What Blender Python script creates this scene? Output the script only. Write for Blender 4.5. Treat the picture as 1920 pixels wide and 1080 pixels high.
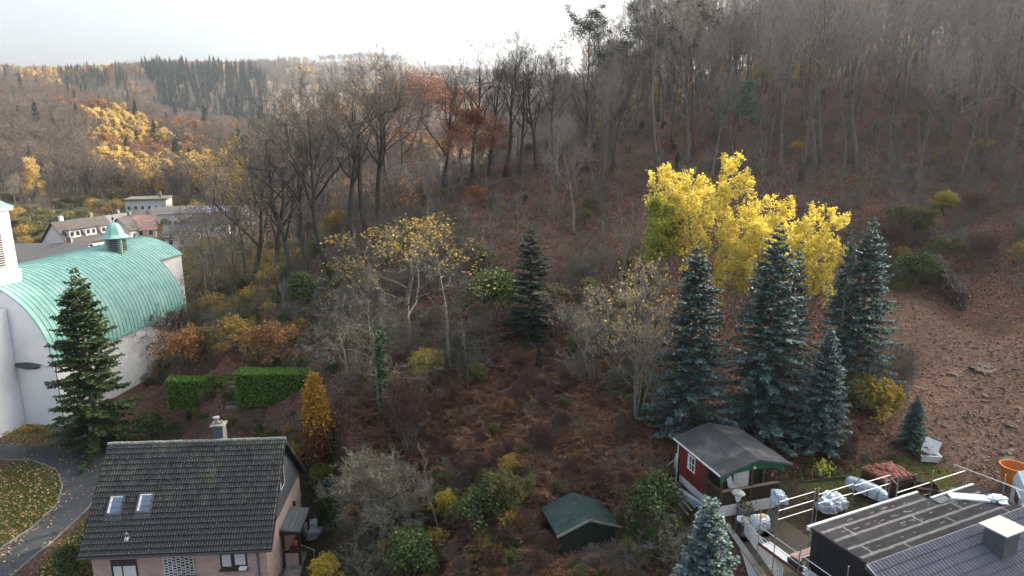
import bpy, math, random, time
import numpy as np
from math import radians as R, sin, cos, pi
from mathutils import Vector, Matrix
T0 = time.time()
for o in list(bpy.data.objects):
    bpy.data.objects.remove(o)
sc = bpy.context.scene
COL = sc.collection

# ---------------------------------------------------------------- camera, sky, sun, exposure
FPX, PITCH, CAMZ = 1280.0, R(13.0), 27.0
cd = bpy.data.cameras.new('camera'); cam = bpy.data.objects.new('camera', cd); COL.objects.link(cam)
cd.sensor_width = 36.0; cd.lens = 24.0; cd.clip_start = 0.5; cd.clip_end = 12000
cam.location = (0, 0, CAMZ); cam.rotation_euler = (R(90) - PITCH, 0, 0)
sc.camera = cam

SUN_AZ, SUN_EL = R(60), R(25)          # azimuth from +Y towards +X
world = bpy.data.worlds.new('World'); sc.world = world; world.use_nodes = True
nt = world.node_tree; nt.nodes.clear()
wo = nt.nodes.new('ShaderNodeOutputWorld'); bg = nt.nodes.new('ShaderNodeBackground')
sky = nt.nodes.new('ShaderNodeTexSky'); sky.sky_type = 'NISHITA'; sky.sun_disc = False
sky.sun_elevation = SUN_EL; sky.sun_rotation = SUN_AZ; sky.altitude = 300
sky.air_density = 1.0; sky.dust_density = 10.0; sky.ozone_density = 1.0
hs = nt.nodes.new('ShaderNodeHueSaturation'); hs.inputs['Saturation'].default_value = 0.75
mx = nt.nodes.new('ShaderNodeMix'); mx.data_type = 'RGBA'; mx.inputs[0].default_value = 0.1
mx.inputs[7].default_value = (4.7, 5.2, 5.7, 1)     # thin even cloud veil over the clear sky
nt.links.new(sky.outputs[0], hs.inputs['Color']); nt.links.new(hs.outputs[0], mx.inputs[6])
nt.links.new(mx.outputs[2], bg.inputs[0]); bg.inputs[1].default_value = 0.10
nt.links.new(bg.outputs[0], wo.inputs[0])
sl = bpy.data.lights.new('sun', 'SUN'); sl.energy = 3.0; sl.angle = R(0.5); sl.color = (1.0, 0.88, 0.70)
so = bpy.data.objects.new('sun', sl); COL.objects.link(so)
sdir = Vector((sin(SUN_AZ) * cos(SUN_EL), cos(SUN_AZ) * cos(SUN_EL), sin(SUN_EL)))
so.rotation_euler = sdir.to_track_quat('Z', 'Y').to_euler(); so.location = (60, 40, 80)
vs = sc.view_settings; vs.view_transform = 'Standard'; vs.look = 'None'; vs.gamma = 1.0
vs.exposure = 2.15; vs.use_curve_mapping = False
cy = sc.cycles
cy.max_bounces = 6; cy.diffuse_bounces = 3; cy.glossy_bounces = 2; cy.transmission_bounces = 2
cy.transparent_max_bounces = 6; cy.volume_bounces = 1; cy.use_adaptive_sampling = True
cy.adaptive_threshold = 0.01
cy.use_denoising = True; cy.denoiser = 'OPENIMAGEDENOISE'; cy.denoising_input_passes = 'RGB_ALBEDO_NORMAL'; cy.denoising_prefilter = 'ACCURATE'; cy.sample_clamp_indirect = 4.0

HAZE = 0.00015
rng = np.random.default_rng(7)
random.seed(7)

# ---------------------------------------------------------------- projection helpers (to find real 3D places)
cp, sp = cos(PITCH), sin(PITCH)
def ray(u, v):
    a = (u - 960) / FPX; b = (540 - v) / FPX
    return np.array([a, cp + b * sp, -sp + b * cp])
def atY(u, v, Y):
    r = ray(u, v); return np.array([0, 0, CAMZ]) + r * Y / r[1]
def atZ(u, v, z):
    r = ray(u, v); return np.array([0, 0, CAMZ]) + r * (z - CAMZ) / r[2]
def proj(x, y, z):
    d = y * cp - (z - CAMZ) * sp; up = y * sp + (z - CAMZ) * cp
    d = np.maximum(d, .1)
    return 960 + FPX * x / d, 540 - FPX * up / d

# ---------------------------------------------------------------- terrain: fitted through surveyed points
CP = [  # (u, v, Y)
 (960,1080,33.5),(960,980,36.5),(960,860,41.7),(960,760,46.7),(960,620,55.7),(960,500,66),(960,400,77.4),(960,335,88),(960,300,96),
 (1150,860,40.5),(1150,700,50),(1150,560,60),(1150,420,75),(1150,320,90),(1100,290,98),
 (1285,895,37.8),(1380,975,34.3),(1420,830,42.2),(1300,300,94),(1300,420,75),(1300,600,56),
 (1500,330,87),(1500,280,97),(1500,450,70),(1500,640,53),(1500,840,41),
 (1700,840,41),(1850,800,43),(1700,600,57),(1900,650,52),(1650,480,69),(1880,480,67),(1878,330,86),(1700,330,88),(1700,285,97),(1900,290,94),
 (1850,900,38),(1700,900,38.5),(1600,920,37.5),
 (370,762,54),(520,757,53.5),(560,620,64),(620,520,76),(480,562,74),(700,400,92),(640,440,86),(800,345,92),(900,330,91),(420,640,66),(330,700,60),(700,620,58),(700,760,48),(640,860,44),(700,500,72),
 (1500,170,140),(1900,140,130),(1200,225,125),(1700,150,135),(1350,195,130),
 (300,402,230),(250,415,225),(130,490,150),(350,440,170),(420,420,210),(470,400,240),(200,540,100),
 (60,400,240),(150,380,270),(0,345,300),(150,300,360),(0,250,430),(0,180,650),(200,230,520),(400,265,520),(330,330,380),(400,305,400),(-150,180,600),(-150,330,300),(-300,250,450),
 (350,165,1000),(400,235,900),(250,160,1000),(480,160,1050),(560,170,1200),(600,116,2000),(660,116,2100),(500,125,1900),(250,138,1600),(120,146,1400),(0,166,1000),(-150,175,1000),(850,140,2200),(1000,150,2200),(700,110,2100),
 (640,180,1300),(700,230,1000),(600,250,800),(560,300,500),(620,330,330),(850,260,800),(820,310,400),(1000,260,500),
]
WP = [ (-20,28,-0.6),(-19,46,0.6),(-14,30,-.4),(-30,42,0),(-34,46,0),(-40,57,.8),(-36,36,-.3),(-26,52,1.6),(-8,33,.6),(-10,40,2.0),(-9,46,4),(-52,50,0),(-60,70,0),(-48,90,0),(-42,75,.8),(-36,70,3),(-33,85,2),
  (2,30,2.6),(8,31,3.6),(14,25,4),(22,26,4.5),(30,30,6.5),(0,15,0),(-20,15,-1.5),(20,15,3),(40,35,9),(60,45,16),(70,70,24),(100,60,31),(90,95,33),(120,120,43),(60,120,36),(160,60,42),(200,160,75),
  (-12,92,11),(-20,105,5),(-30,130,0),(0,130,16),(20,160,25),(0,200,0),(60,200,38),(150,250,70),(80,300,20),(-80,60,0),(-120,60,2),(-120,120,1),(-100,180,0),(-200,150,6),(-350,200,25),
  (100,600,40),(300,500,90),(500,1500,150),(1200,2500,200),(-1500,1500,170),(-700,600,100),(-2500,3500,150),(0,4500,150),(3000,4500,150),(1000,1000,150)]
cpts = [np.append(atY(*c), 0)[:3] for c in CP] + [np.array(w, float) for w in WP]
cpts = np.array(cpts)
KA = 3.0
def _q(x, y): return np.stack([np.arctan2(x, y) * KA, np.log(np.maximum(y, 4.0)) * 1.6], -1)
CQ = _q(cpts[:, 0], cpts[:, 1]); CTt = (cpts[:, 2] - CAMZ) / cpts[:, 1]
def _phi(d): return np.sqrt(d * d + 0.01)
n = len(CQ)
A_ = np.zeros((n + 3, n + 3)); D_ = np.linalg.norm(CQ[:, None] - CQ[None], axis=-1)
A_[:n, :n] = _phi(D_) - np.eye(n) * 0.012
A_[:n, n] = 1; A_[:n, n + 1:] = CQ; A_[n, :n] = 1; A_[n + 1:, :n] = CQ.T
W_ = np.linalg.solve(A_, np.append(CTt, [0, 0, 0]))
FLATS = [  # cx, cy, hx, hy, yaw, z, falloff
 (-19.6, 39.2, 6.0, 5.5, R(4), 0.0, 2.5), (-38, 46, 9, 13, R(10), 0.1, 5), (-50, 72, 12, 17, R(3), 0.6, 5),
 (17.5, 32.8, 5.5, 2.3, R(24), 5.9, 1.5), (20, 27, 6, 4.5, R(24), 4.6, 3), (12.6, 36.6, 2.5, 2.6, R(15.5), 5.8, 1.2), (4.0, 35.6, 1.9, 1.6, R(15), 3.3, 1.5)]
def _noise(x, y):
    z = 0
    for i, (f, am) in enumerate(((.11, .35), (.27, .2), (.63, .1), (1.4, .05))):
        z = z + am * np.sin(x * f + 1.7 * i + 1.3 * np.sin(y * f * .8 + i)) * np.cos(y * f * 1.1 - i + np.sin(x * f * .7))
    return z
def ground(x, y):
    x = np.asarray(x, float); y = np.asarray(y, float); sh = x.shape
    xf = x.ravel(); yf = y.ravel(); out = np.zeros(xf.shape)
    for i in range(0, len(xf), 20000):
        q = _q(xf[i:i + 20000], yf[i:i + 20000])
        d = np.linalg.norm(q[:, None] - CQ[None], axis=-1)
        t = _phi(d) @ W_[:n] + W_[n] + q @ W_[n + 1:]
        out[i:i + 20000] = CAMZ + t * np.maximum(yf[i:i + 20000], 4.0)
    out += _noise(xf, yf) * np.clip((yf - 30) / 30, .2, 1.6) * np.clip(yf / 300, 1, 4) ** .8
    for (cx, cyy, hx, hy, yaw, z, fo) in FLATS:
        lx = (xf - cx) * cos(yaw) + (yf - cyy) * sin(yaw); ly = -(xf - cx) * sin(yaw) + (yf - cyy) * cos(yaw)
        d = np.hypot(np.maximum(np.abs(lx) - hx, 0), np.maximum(np.abs(ly) - hy, 0))
        w = np.clip(1 - d / fo, 0, 1); w = w * w * (3 - 2 * w)
        out = out * (1 - w) + z * w
    return out.reshape(sh)
def gz(x, y): return float(ground(np.array([x]), np.array([y]))[0])
_S = np.exp(np.linspace(np.log(12), np.log(3000), 420))
def hit(u, v):
    r = ray(u, v); X = r[0] / r[1] * _S; Z = CAMZ + r[2] / r[1] * _S
    g = ground(X, _S); k = np.argmax(Z < g)
    if Z[k] >= g[k]: return np.array([X[-1], _S[-1], g[-1]])
    if k > 0:
        d0 = Z[k - 1] - g[k - 1]; d1 = g[k] - Z[k]; f = d0 / (d0 + d1 + 1e-9)
        Y = _S[k - 1] + (_S[k] - _S[k - 1]) * f
    else: Y = _S[0]
    x = r[0] / r[1] * Y
    return np.array([x, Y, gz(x, Y)])

# ---------------------------------------------------------------- materials
def newmat(name):
    m = bpy.data.materials.new(name); m.use_nodes = True
    t = m.node_tree; b = t.nodes['Principled BSDF']; return m, t, b
def nd(t, ty, **k):
    x = t.nodes.new(ty)
    for a, v in k.items(): setattr(x, a, v)
    return x
def ramp(t, fac, stops):
    r = nd(t, 'ShaderNodeValToRGB'); e = r.color_ramp.elements
    while len(e) < len(stops): e.new(.5)
    for i, (p_, c) in enumerate(stops):
        e[i].position = p_; e[i].color = (*c, 1)
    t.links.new(fac, r.inputs[0]); return r.outputs[0]
def mixc(t, fac, a, b, mode='MIX'):
    m = nd(t, 'ShaderNodeMix', data_type='RGBA', blend_type=mode)
    for i, v in ((0, fac), (6, a), (7, b)):
        if isinstance(v, (int, float)): m.inputs[i].default_value = v
        elif isinstance(v, tuple): m.inputs[i].default_value = (*v, 1)
        else: t.links.new(v, m.inputs[i])
    return m.outputs[2]
def noise(t, scale, detail=5, rough=.6, vec=None, coord='Object'):
    x = nd(t, 'ShaderNodeTexNoise'); x.inputs['Scale'].default_value = scale; x.inputs['Detail'].default_value = detail
    x.inputs['Roughness'].default_value = rough
    if vec is None:
        c = nd(t, 'ShaderNodeTexCoord'); vec = c.outputs[coord]
    t.links.new(vec, x.inputs['Vector']); return x.outputs[0]
def bump(t, b, h, strength=.4, dist=.05):
    bp = nd(t, 'ShaderNodeBump'); bp.inputs['Strength'].default_value = strength; bp.inputs['Distance'].default_value = dist
    t.links.new(h, bp.inputs['Height']); t.links.new(bp.outputs[0], b.inputs['Normal'])
def M(name, c1, c2=None, scale=3., rough=.8, metal=0., bmp=0., rnd=0., isl=0., spec=.3, lo=.35, hi=.65, stain=None, sscale=.6):
    m, t, b = newmat(name)
    b.inputs['Roughness'].default_value = rough; b.inputs['Metallic'].default_value = metal
    b.inputs['Specular IOR Level'].default_value = spec
    c2 = c2 or tuple(x * .75 for x in c1)
    f = noise(t, scale)
    col = ramp(t, f, [(lo, c1), (hi, c2)])
    if stain:
        s = noise(t, sscale, 6, .7)
        mr = nd(t, 'ShaderNodeMapRange'); mr.inputs[1].default_value = .48; mr.inputs[2].default_value = .68
        t.links.new(s, mr.inputs[0]); col = mixc(t, mr.outputs[0], col, stain)
    if rnd or isl:
        src = nd(t, 'ShaderNodeObjectInfo').outputs['Random'] if rnd else nd(t, 'ShaderNodeNewGeometry').outputs['Random Per Island']
        k = rnd or isl
        mr = nd(t, 'ShaderNodeMapRange'); mr.inputs[3].default_value = 1 - k; mr.inputs[4].default_value = 1 + k
        t.links.new(src, mr.inputs[0])
        col = mixc(t, 1.0, col, mr.outputs[0], 'MULTIPLY')
    t.links.new(col, b.inputs['Base Color'])
    if bmp: bump(t, b, f, bmp, .03)
    return m
def leafmat(name, cols, trans=.35, rough=.6, rnd=.18):
    """leaves: every leaf (mesh island) draws its own colour, every tree a slight tint, light passes through"""
    m, t, b = newmat(name)
    g = nd(t, 'ShaderNodeNewGeometry').outputs['Random Per Island']
    k = len(cols); col = ramp(t, g, [(i / max(1, k - 1), c) for i, c in enumerate(cols)])
    mr = nd(t, 'ShaderNodeMapRange'); mr.inputs[3].default_value = 1 - rnd; mr.inputs[4].default_value = 1 + rnd
    t.links.new(nd(t, 'ShaderNodeObjectInfo').outputs['Random'], mr.inputs[0])
    col = mixc(t, 1.0, col, mr.outputs[0], 'MULTIPLY')
    t.links.new(col, b.inputs['Base Color']); b.inputs['Roughness'].default_value = rough
    b.inputs['Specular IOR Level'].default_value = .25
    if trans:
        tr = nd(t, 'ShaderNodeBsdfTranslucent'); t.links.new(col, tr.inputs[0])
        ms = nd(t, 'ShaderNodeMixShader'); ms.inputs[0].default_value = trans
        t.links.new(b.outputs[0], ms.inputs[1]); t.links.new(tr.outputs[0], ms.inputs[2])
        t.links.new(ms.outputs[0], t.nodes['Material Output'].inputs[0])
    return m

# ---------------------------------------------------------------- mesh builder
class MB:
    def __init__(s): s.v = []; s.f = []
    def add(s, vs_, fs): 
        k = len(s.v); s.v.extend([tuple(p) for p in vs_]); s.f.extend([tuple(i + k for i in f) for f in fs]); return s
    def box(s, x0, x1, y0, y1, z0, z1, rot=None, c=None):
        p = [(x, y, z) for z in (z0, z1) for y in (y0, y1) for x in (x0, x1)]
        if rot is not None: p = [tuple(Vector(rot @ Vector(q)) + Vector(c or (0, 0, 0))) for q in p]
        return s.add(p, [(0, 2, 3, 1), (4, 5, 7, 6), (0, 1, 5, 4), (2, 6, 7, 3), (0, 4, 6, 2), (1, 3, 7, 5)])
    def bar(s, a, b, w, h=None, up=(0, 0, 1)):
        a = Vector(a); b = Vector(b); d = (b - a); L = d.length; d.normalize(); u = Vector(up)
        if abs(d.dot(u)) > .98: u = Vector((0, 1, 0))
        x = d.cross(u).normalized(); y = x.cross(d).normalized(); h = h or w
        p = [o + x * (sx * w / 2) + y * (sy * h / 2) for o in (a, b) for sy in (-1, 1) for sx in (-1, 1)]
        return s.add(p, [(0, 2, 3, 1), (4, 5, 7, 6), (0, 1, 5, 4), (2, 6, 7, 3), (0, 4, 6, 2), (1, 3, 7, 5)])
    def tube(s, P, Rr, n=6, cap=True):
        P = [Vector(p) for p in P]; rings = []; k0 = len(s.v)
        for i, p in enumerate(P):
            d = (P[min(i + 1, len(P) - 1)] - P[max(i - 1, 0)]).normalized()
            u = Vector((0, 0, 1)) if abs(d.z) < .9 else Vector((1, 0, 0))
            x = d.cross(u).normalized(); y = x.cross(d)
            for j in range(n):
                a = 2 * pi * j / n; s.v.append(tuple(p + (x * cos(a) + y * sin(a)) * Rr[i]))
        for i in range(len(P) - 1):
            for j in range(n):
                a = k0 + i * n + j; b = k0 + i * n + (j + 1) % n; s.f.append((a, b, b + n, a + n))
        if cap:
            s.f.append(tuple(k0 + (len(P) - 1) * n + j for j in range(n))); s.f.append(tuple(k0 + n - 1 - j for j in range(n)))
        return s
    def prism(s, poly, axis_vec):
        """polygon (3D points, one plane) extruded by a vector"""
        k = len(poly); p = [Vector(q) for q in poly]; a = Vector(axis_vec)
        vs_ = p + [q + a for q in p]
        fs = [tuple(range(k - 1, -1, -1)), tuple(range(k, 2 * k))] + [(i, (i + 1) % k, k + (i + 1) % k, k + i) for i in range(k)]
        return s.add(vs_, fs)
    def lathe(s, prof, n=16, c=(0, 0, 0)):
        k0 = len(s.v)
        for r, z in prof:
            for j in range(n): s.v.append((c[0] + r * cos(2 * pi * j / n), c[1] + r * sin(2 * pi * j / n), c[2] + z))
        for i in range(len(prof) - 1):
            for j in range(n):
                a = k0 + i * n + j; b = k0 + i * n + (j + 1) % n; s.f.append((a, b, b + n, a + n))
        return s
    def mesh(s, name, smooth=False):
        me = bpy.data.meshes.new(name); me.from_pydata(s.v, [], s.f); me.update()
        if smooth: me.polygons.foreach_set('use_smooth', [True] * len(me.polygons))
        return me
def npmesh(name, V, Fc, k):
    """numpy mesh: V (n,3), Fc (m,k)"""
    V = np.asarray(V, np.float32); Fc = np.asarray(Fc, np.int32)
    me = bpy.data.meshes.new(name); me.vertices.add(len(V)); me.vertices.foreach_set('co', V.ravel())
    me.loops.add(Fc.size); me.loops.foreach_set('vertex_index', Fc.ravel())
    me.polygons.add(len(Fc)); me.polygons.foreach_set('loop_start', np.arange(0, Fc.size, k, dtype=np.int32))
    me.polygons.foreach_set('loop_total', np.full(len(Fc), k, np.int32)); me.update(calc_edges=True); return me

# ---------------------------------------------------------------- things, parts, setting
def thing(name, label, cat, loc=(0, 0, 0), rotz=0, group=None):
    o = bpy.data.objects.new(name, None); COL.objects.link(o); o.empty_display_size = .3
    o.location = loc; o.rotation_euler = (0, 0, rotz); o['label'] = label; o['category'] = cat
    if group: o['group'] = group
    return o
def tag(o, label, cat, group=None):
    o['label'] = label; o['category'] = cat
    if group: o['group'] = group
    return o
def link(name, me, m=None, parent=None, kind=None, loc=None, rot=None):
    if isinstance(me, MB): me = me.mesh(name)
    if m is not None and not me.materials:
        for q in (m if isinstance(m, (list, tuple)) else [m]): me.materials.append(q)
    o = bpy.data.objects.new(name, me); COL.objects.link(o)
    if parent: o.parent = parent
    if kind: o['kind'] = kind
    if loc is not None: o.location = loc
    if rot is not None: o.rotation_euler = rot
    return o
def copy_tree(o, parent=None):
    c = o.copy(); COL.objects.link(c); c.parent = parent
    for ch in o.children: copy_tree(ch, c)
    return c

# ================================================================ GROUND
def poly_world(pts): return np.array([hit(u, v)[:2] for u, v in pts])
def inpoly(x, y, P):
    r = np.zeros(x.shape, bool); j = len(P) - 1
    for i in range(len(P)):
        xi, yi = P[i]; xj, yj = P[j]
        c = ((yi > y) != (yj > y)) & (x < (xj - xi) * (y - yi) / (yj - yi + 1e-12) + xi)
        r ^= c; j = i
    return r
ACOL = np.concatenate([np.linspace(-1.20, -.84, 20), np.linspace(-.83, .83, 420), np.linspace(.84, 1.20, 20)])
YROW = np.exp(np.linspace(np.log(9), np.log(3800), 430))
GX = np.tan(ACOL)[None, :] * YROW[:, None]; GY = np.repeat(YROW[:, None], len(ACOL), 1)
GZ = ground(GX, GY)
nr, nc = GX.shape
idx = np.arange(nr * nc).reshape(nr, nc)
fq = np.stack([idx[:-1, :-1], idx[:-1, 1:], idx[1:, 1:], idx[1:, :-1]], -1).reshape(-1, 4)
gme = npmesh('ground', np.stack([GX, GY, GZ], -1).reshape(-1, 3), fq, 4)
gme.polygons.foreach_set('use_smooth', [True] * len(gme.polygons))
LAWN = [poly_world([(-60, 1079), (-60, 905), (40, 858), (95, 868), (128, 905), (118, 950), (60, 1000), (-10, 1060)]),
        poly_world([(60, 1085), (120, 1010), (175, 960), (215, 870), (235, 860), (190, 1085)]),
        poly_world([(1490, 905), (1560, 880), (1700, 850), (1790, 880), (1800, 930), (1620, 945)])]
RUBBLE = poly_world([(1600, 540), (1700, 545), (1780, 600), (1850, 640), (1990, 640), (2100, 900), (1850, 905), (1770, 850), (1720, 800), (1690, 700), (1600, 640)])
SOIL = poly_world([(1235, 1080), (1240, 900), (1330, 830), (1500, 860), (1620, 850), (1790, 900), (1900, 940), (1900, 1080)])
GARD = poly_world([(560, 1080), (545, 850), (650, 830), (640, 1080)])
gx, gy = GX.ravel(), GY.ravel()
wob = lambda f: .6 * np.sin(gx * f + 2 * np.sin(gy * f * .7)) * np.cos(gy * f * 1.2 + 1)
def wmask(P, jit=.5, it=5):
    m = np.zeros(gx.shape)
    for k in range(it):
        m += inpoly(gx + wob(.7 + k * .5) * jit * (k + .5) / 2, gy + wob(.9 + k * .6) * jit * (k + .5) / 2, P)
    return m / it
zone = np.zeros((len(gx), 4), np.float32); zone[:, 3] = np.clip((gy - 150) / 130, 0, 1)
for P in LAWN: zone[:, 0] = np.maximum(zone[:, 0], wmask(P, .25))
zone[:, 1] = wmask(RUBBLE, 1.2); zone[:, 2] = np.maximum(wmask(SOIL, .7), wmask(GARD, .4))
zone[:, 2] = np.maximum(zone[:, 2], .6 * wmask(poly_world([(690, 690), (820, 640), (960, 650), (1120, 700), (1230, 760), (1290, 820), (1240, 900), (1180, 960), (1170, 1090), (660, 1090), (660, 860), (690, 800)]), .8))
# valley meadows and gardens
zone[:, 0] = np.maximum(zone[:, 0], np.clip((gy - 190) / 20, 0, 1) * np.clip((275 - gy) / 25, 0, 1) * (gx < -100) * .35)
ca = gme.color_attributes.new('zone', 'FLOAT_COLOR', 'POINT'); ca.data.foreach_set('color', zone.ravel())

def ground_material():
    m, t, b = newmat('ground_cover'); b.inputs['Roughness'].default_value = .95; b.inputs['Specular IOR Level'].default_value = .1
    pos = nd(t, 'ShaderNodeNewGeometry').outputs['Position']
    z = nd(t, 'ShaderNodeVertexColor', layer_name='zone'); sp_ = nd(t, 'ShaderNodeSeparateColor'); t.links.new(z.outputs[0], sp_.inputs[0])
    n1 = noise(t, .35, 8, .65, pos); n2 = noise(t, 9, 6, .7, pos); n3 = noise(t, 2.2, 6, .65, pos)
    vor = nd(t, 'ShaderNodeTexVoronoi'); vor.inputs['Scale'].default_value = 7; t.links.new(pos, vor.inputs['Vector'])
    vs_ = nd(t, 'ShaderNodeSeparateColor'); t.links.new(vor.outputs['Color'], vs_.inputs[0])
    leaf = ramp(t, vs_.outputs[0], [(0, (.068, .034, .027)), (.35, (.115, .054, .041)), (.7, (.165, .082, .060)), (.9, (.23, .135, .10)), (1, (.36, .25, .18))])
    base = ramp(t, n2, [(.3, (.032, .019, .016)), (.5, (.095, .048, .038)), (.7, (.165, .095, .072))])
    lit = mixc(t, .55, base, leaf)
    pm = nd(t, 'ShaderNodeMapRange'); pm.inputs[1].default_value = .42; pm.inputs[2].default_value = .62; t.links.new(n1, pm.inputs[0])
    lit = mixc(t, pm.outputs[0], lit, mixc(t, .6, lit, (.055, .045, .028)))
    grass = ramp(t, n2, [(.3, (.03, .05, .012)), (.5, (.07, .085, .022)), (.7, (.13, .12, .045))])
    gl = nd(t, 'ShaderNodeMapRange'); gl.inputs[1].default_value = .46; gl.inputs[2].default_value = .60; t.links.new(n3, gl.inputs[0])
    vl = nd(t, 'ShaderNodeMath', operation='GREATER_THAN'); vl.inputs[1].default_value = .78; t.links.new(vs_.outputs[1], vl.inputs[0])
    ml = nd(t, 'ShaderNodeMath', operation='MULTIPLY'); t.links.new(gl.outputs[0], ml.inputs[0]); t.links.new(vl.outputs[0], ml.inputs[1])
    grass = mixc(t, ml.outputs[0], grass, (.20, .11, .05))
    vr = nd(t, 'ShaderNodeTexVoronoi'); vr.inputs['Scale'].default_value = 3.2; t.links.new(pos, vr.inputs['Vector'])
    vrs = nd(t, 'ShaderNodeSeparateColor'); t.links.new(vr.outputs['Color'], vrs.inputs[0])
    rub = ramp(t, vrs.outputs[0], [(0, (.11, .062, .043)), (.5, (.175, .105, .075)), (.85, (.235, .155, .115)), (1, (.33, .26, .20))])
    rub2 = ramp(t, n2, [(.3, (.095, .052, .036)), (.55, (.17, .098, .068)), (.7, (.25, .165, .12))])
    rub = mixc(t, .6, rub, rub2); rub = mixc(t, pm.outputs[0], rub, mixc(t, .5, rub, (.19, .125, .09)))
    soil = ramp(t, n2, [(.3, (.018, .014, .010)), (.55, (.045, .034, .024)), (.72, (.085, .062, .042))])
    moss = nd(t, 'ShaderNodeMapRange'); moss.inputs[1].default_value = .5; moss.inputs[2].default_value = .62; t.links.new(n3, moss.inputs[0])
    soil = mixc(t, moss.outputs[0], soil, (.05, .062, .018))
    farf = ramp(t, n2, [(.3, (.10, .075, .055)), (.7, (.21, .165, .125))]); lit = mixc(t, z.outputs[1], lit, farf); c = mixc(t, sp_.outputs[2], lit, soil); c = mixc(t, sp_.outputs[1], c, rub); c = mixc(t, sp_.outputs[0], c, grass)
    t.links.new(c, b.inputs['Base Color'])
    ad = nd(t, 'ShaderNodeMath', operation='ADD'); t.links.new(n2, ad.inputs[0]); t.links.new(vor.outputs['Distance'], ad.inputs[1])
    bump(t, b, ad.outputs[0], .7, .12)
    return m
GMAT = ground_material()
GROUND = link('ground', gme, GMAT, kind='structure')

# ================================================================ VEGETATION PROTOTYPES
def rdir(d, ang, az):
    d = Vector(d).normalized(); u = Vector((0, 0, 1)) if abs(d.z) < .95 else Vector((1, 0, 0))
    x = d.cross(u).normalized(); y = x.cross(d)
    return (d * cos(ang) + (x * cos(az) + y * sin(az)) * sin(ang)).normalized()
class Blades:
    def __init__(s): s.a = []; s.b = []; s.w = []
    def put(s, a, b, w): s.a.append(tuple(a)); s.b.append(tuple(b)); s.w.append(w)
    def arrays(s, r):
        A = np.array(s.a); B = np.array(s.b); w = np.array(s.w)[:, None]; d = B - A
        q = np.cross(d, r.normal(size=d.shape)); q /= np.linalg.norm(q, axis=1)[:, None] + 1e-9
        V = np.stack([A - q * w / 2, A + q * w / 2, B + q * w * .12, B - q * w * .12], 1).reshape(-1, 3)
        return V, np.arange(len(V)).reshape(-1, 4)
def leaf_arrays(P, size, r, nper=1, spread=.2, flat=0.0, elong=1.6):
    P = np.repeat(np.asarray(P), nper, 0); P = P + r.normal(size=P.shape) * spread
    nrm = r.normal(size=P.shape); nrm[:, 2] = nrm[:, 2] * (1 - flat) + flat * 2; nrm /= np.linalg.norm(nrm, axis=1)[:, None]
    u = np.cross(nrm, r.normal(size=P.shape)); u /= np.linalg.norm(u, axis=1)[:, None]; w = np.cross(nrm, u)
    s = (size * r.uniform(.6, 1.3, (len(P), 1))); u = u * s * elong / 2; w = w * s / 2
    V = np.stack([P - u, P + w, P + u, P - w], 1).reshape(-1, 3); return V, np.arange(len(V)).reshape(-1, 4)
def cat_mesh(name, parts):
    V = []; Fq = []; k = 0
    for v, f in parts: V.append(v); Fq.append(f + k); k += len(v)
    return npmesh(name, np.concatenate(V), np.concatenate(Fq), 4)
def mb_arrays(mb):
    """only quads (caps dropped)"""
    return np.array(mb.v), np.array([f for f in mb.f if len(f) == 4])

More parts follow.
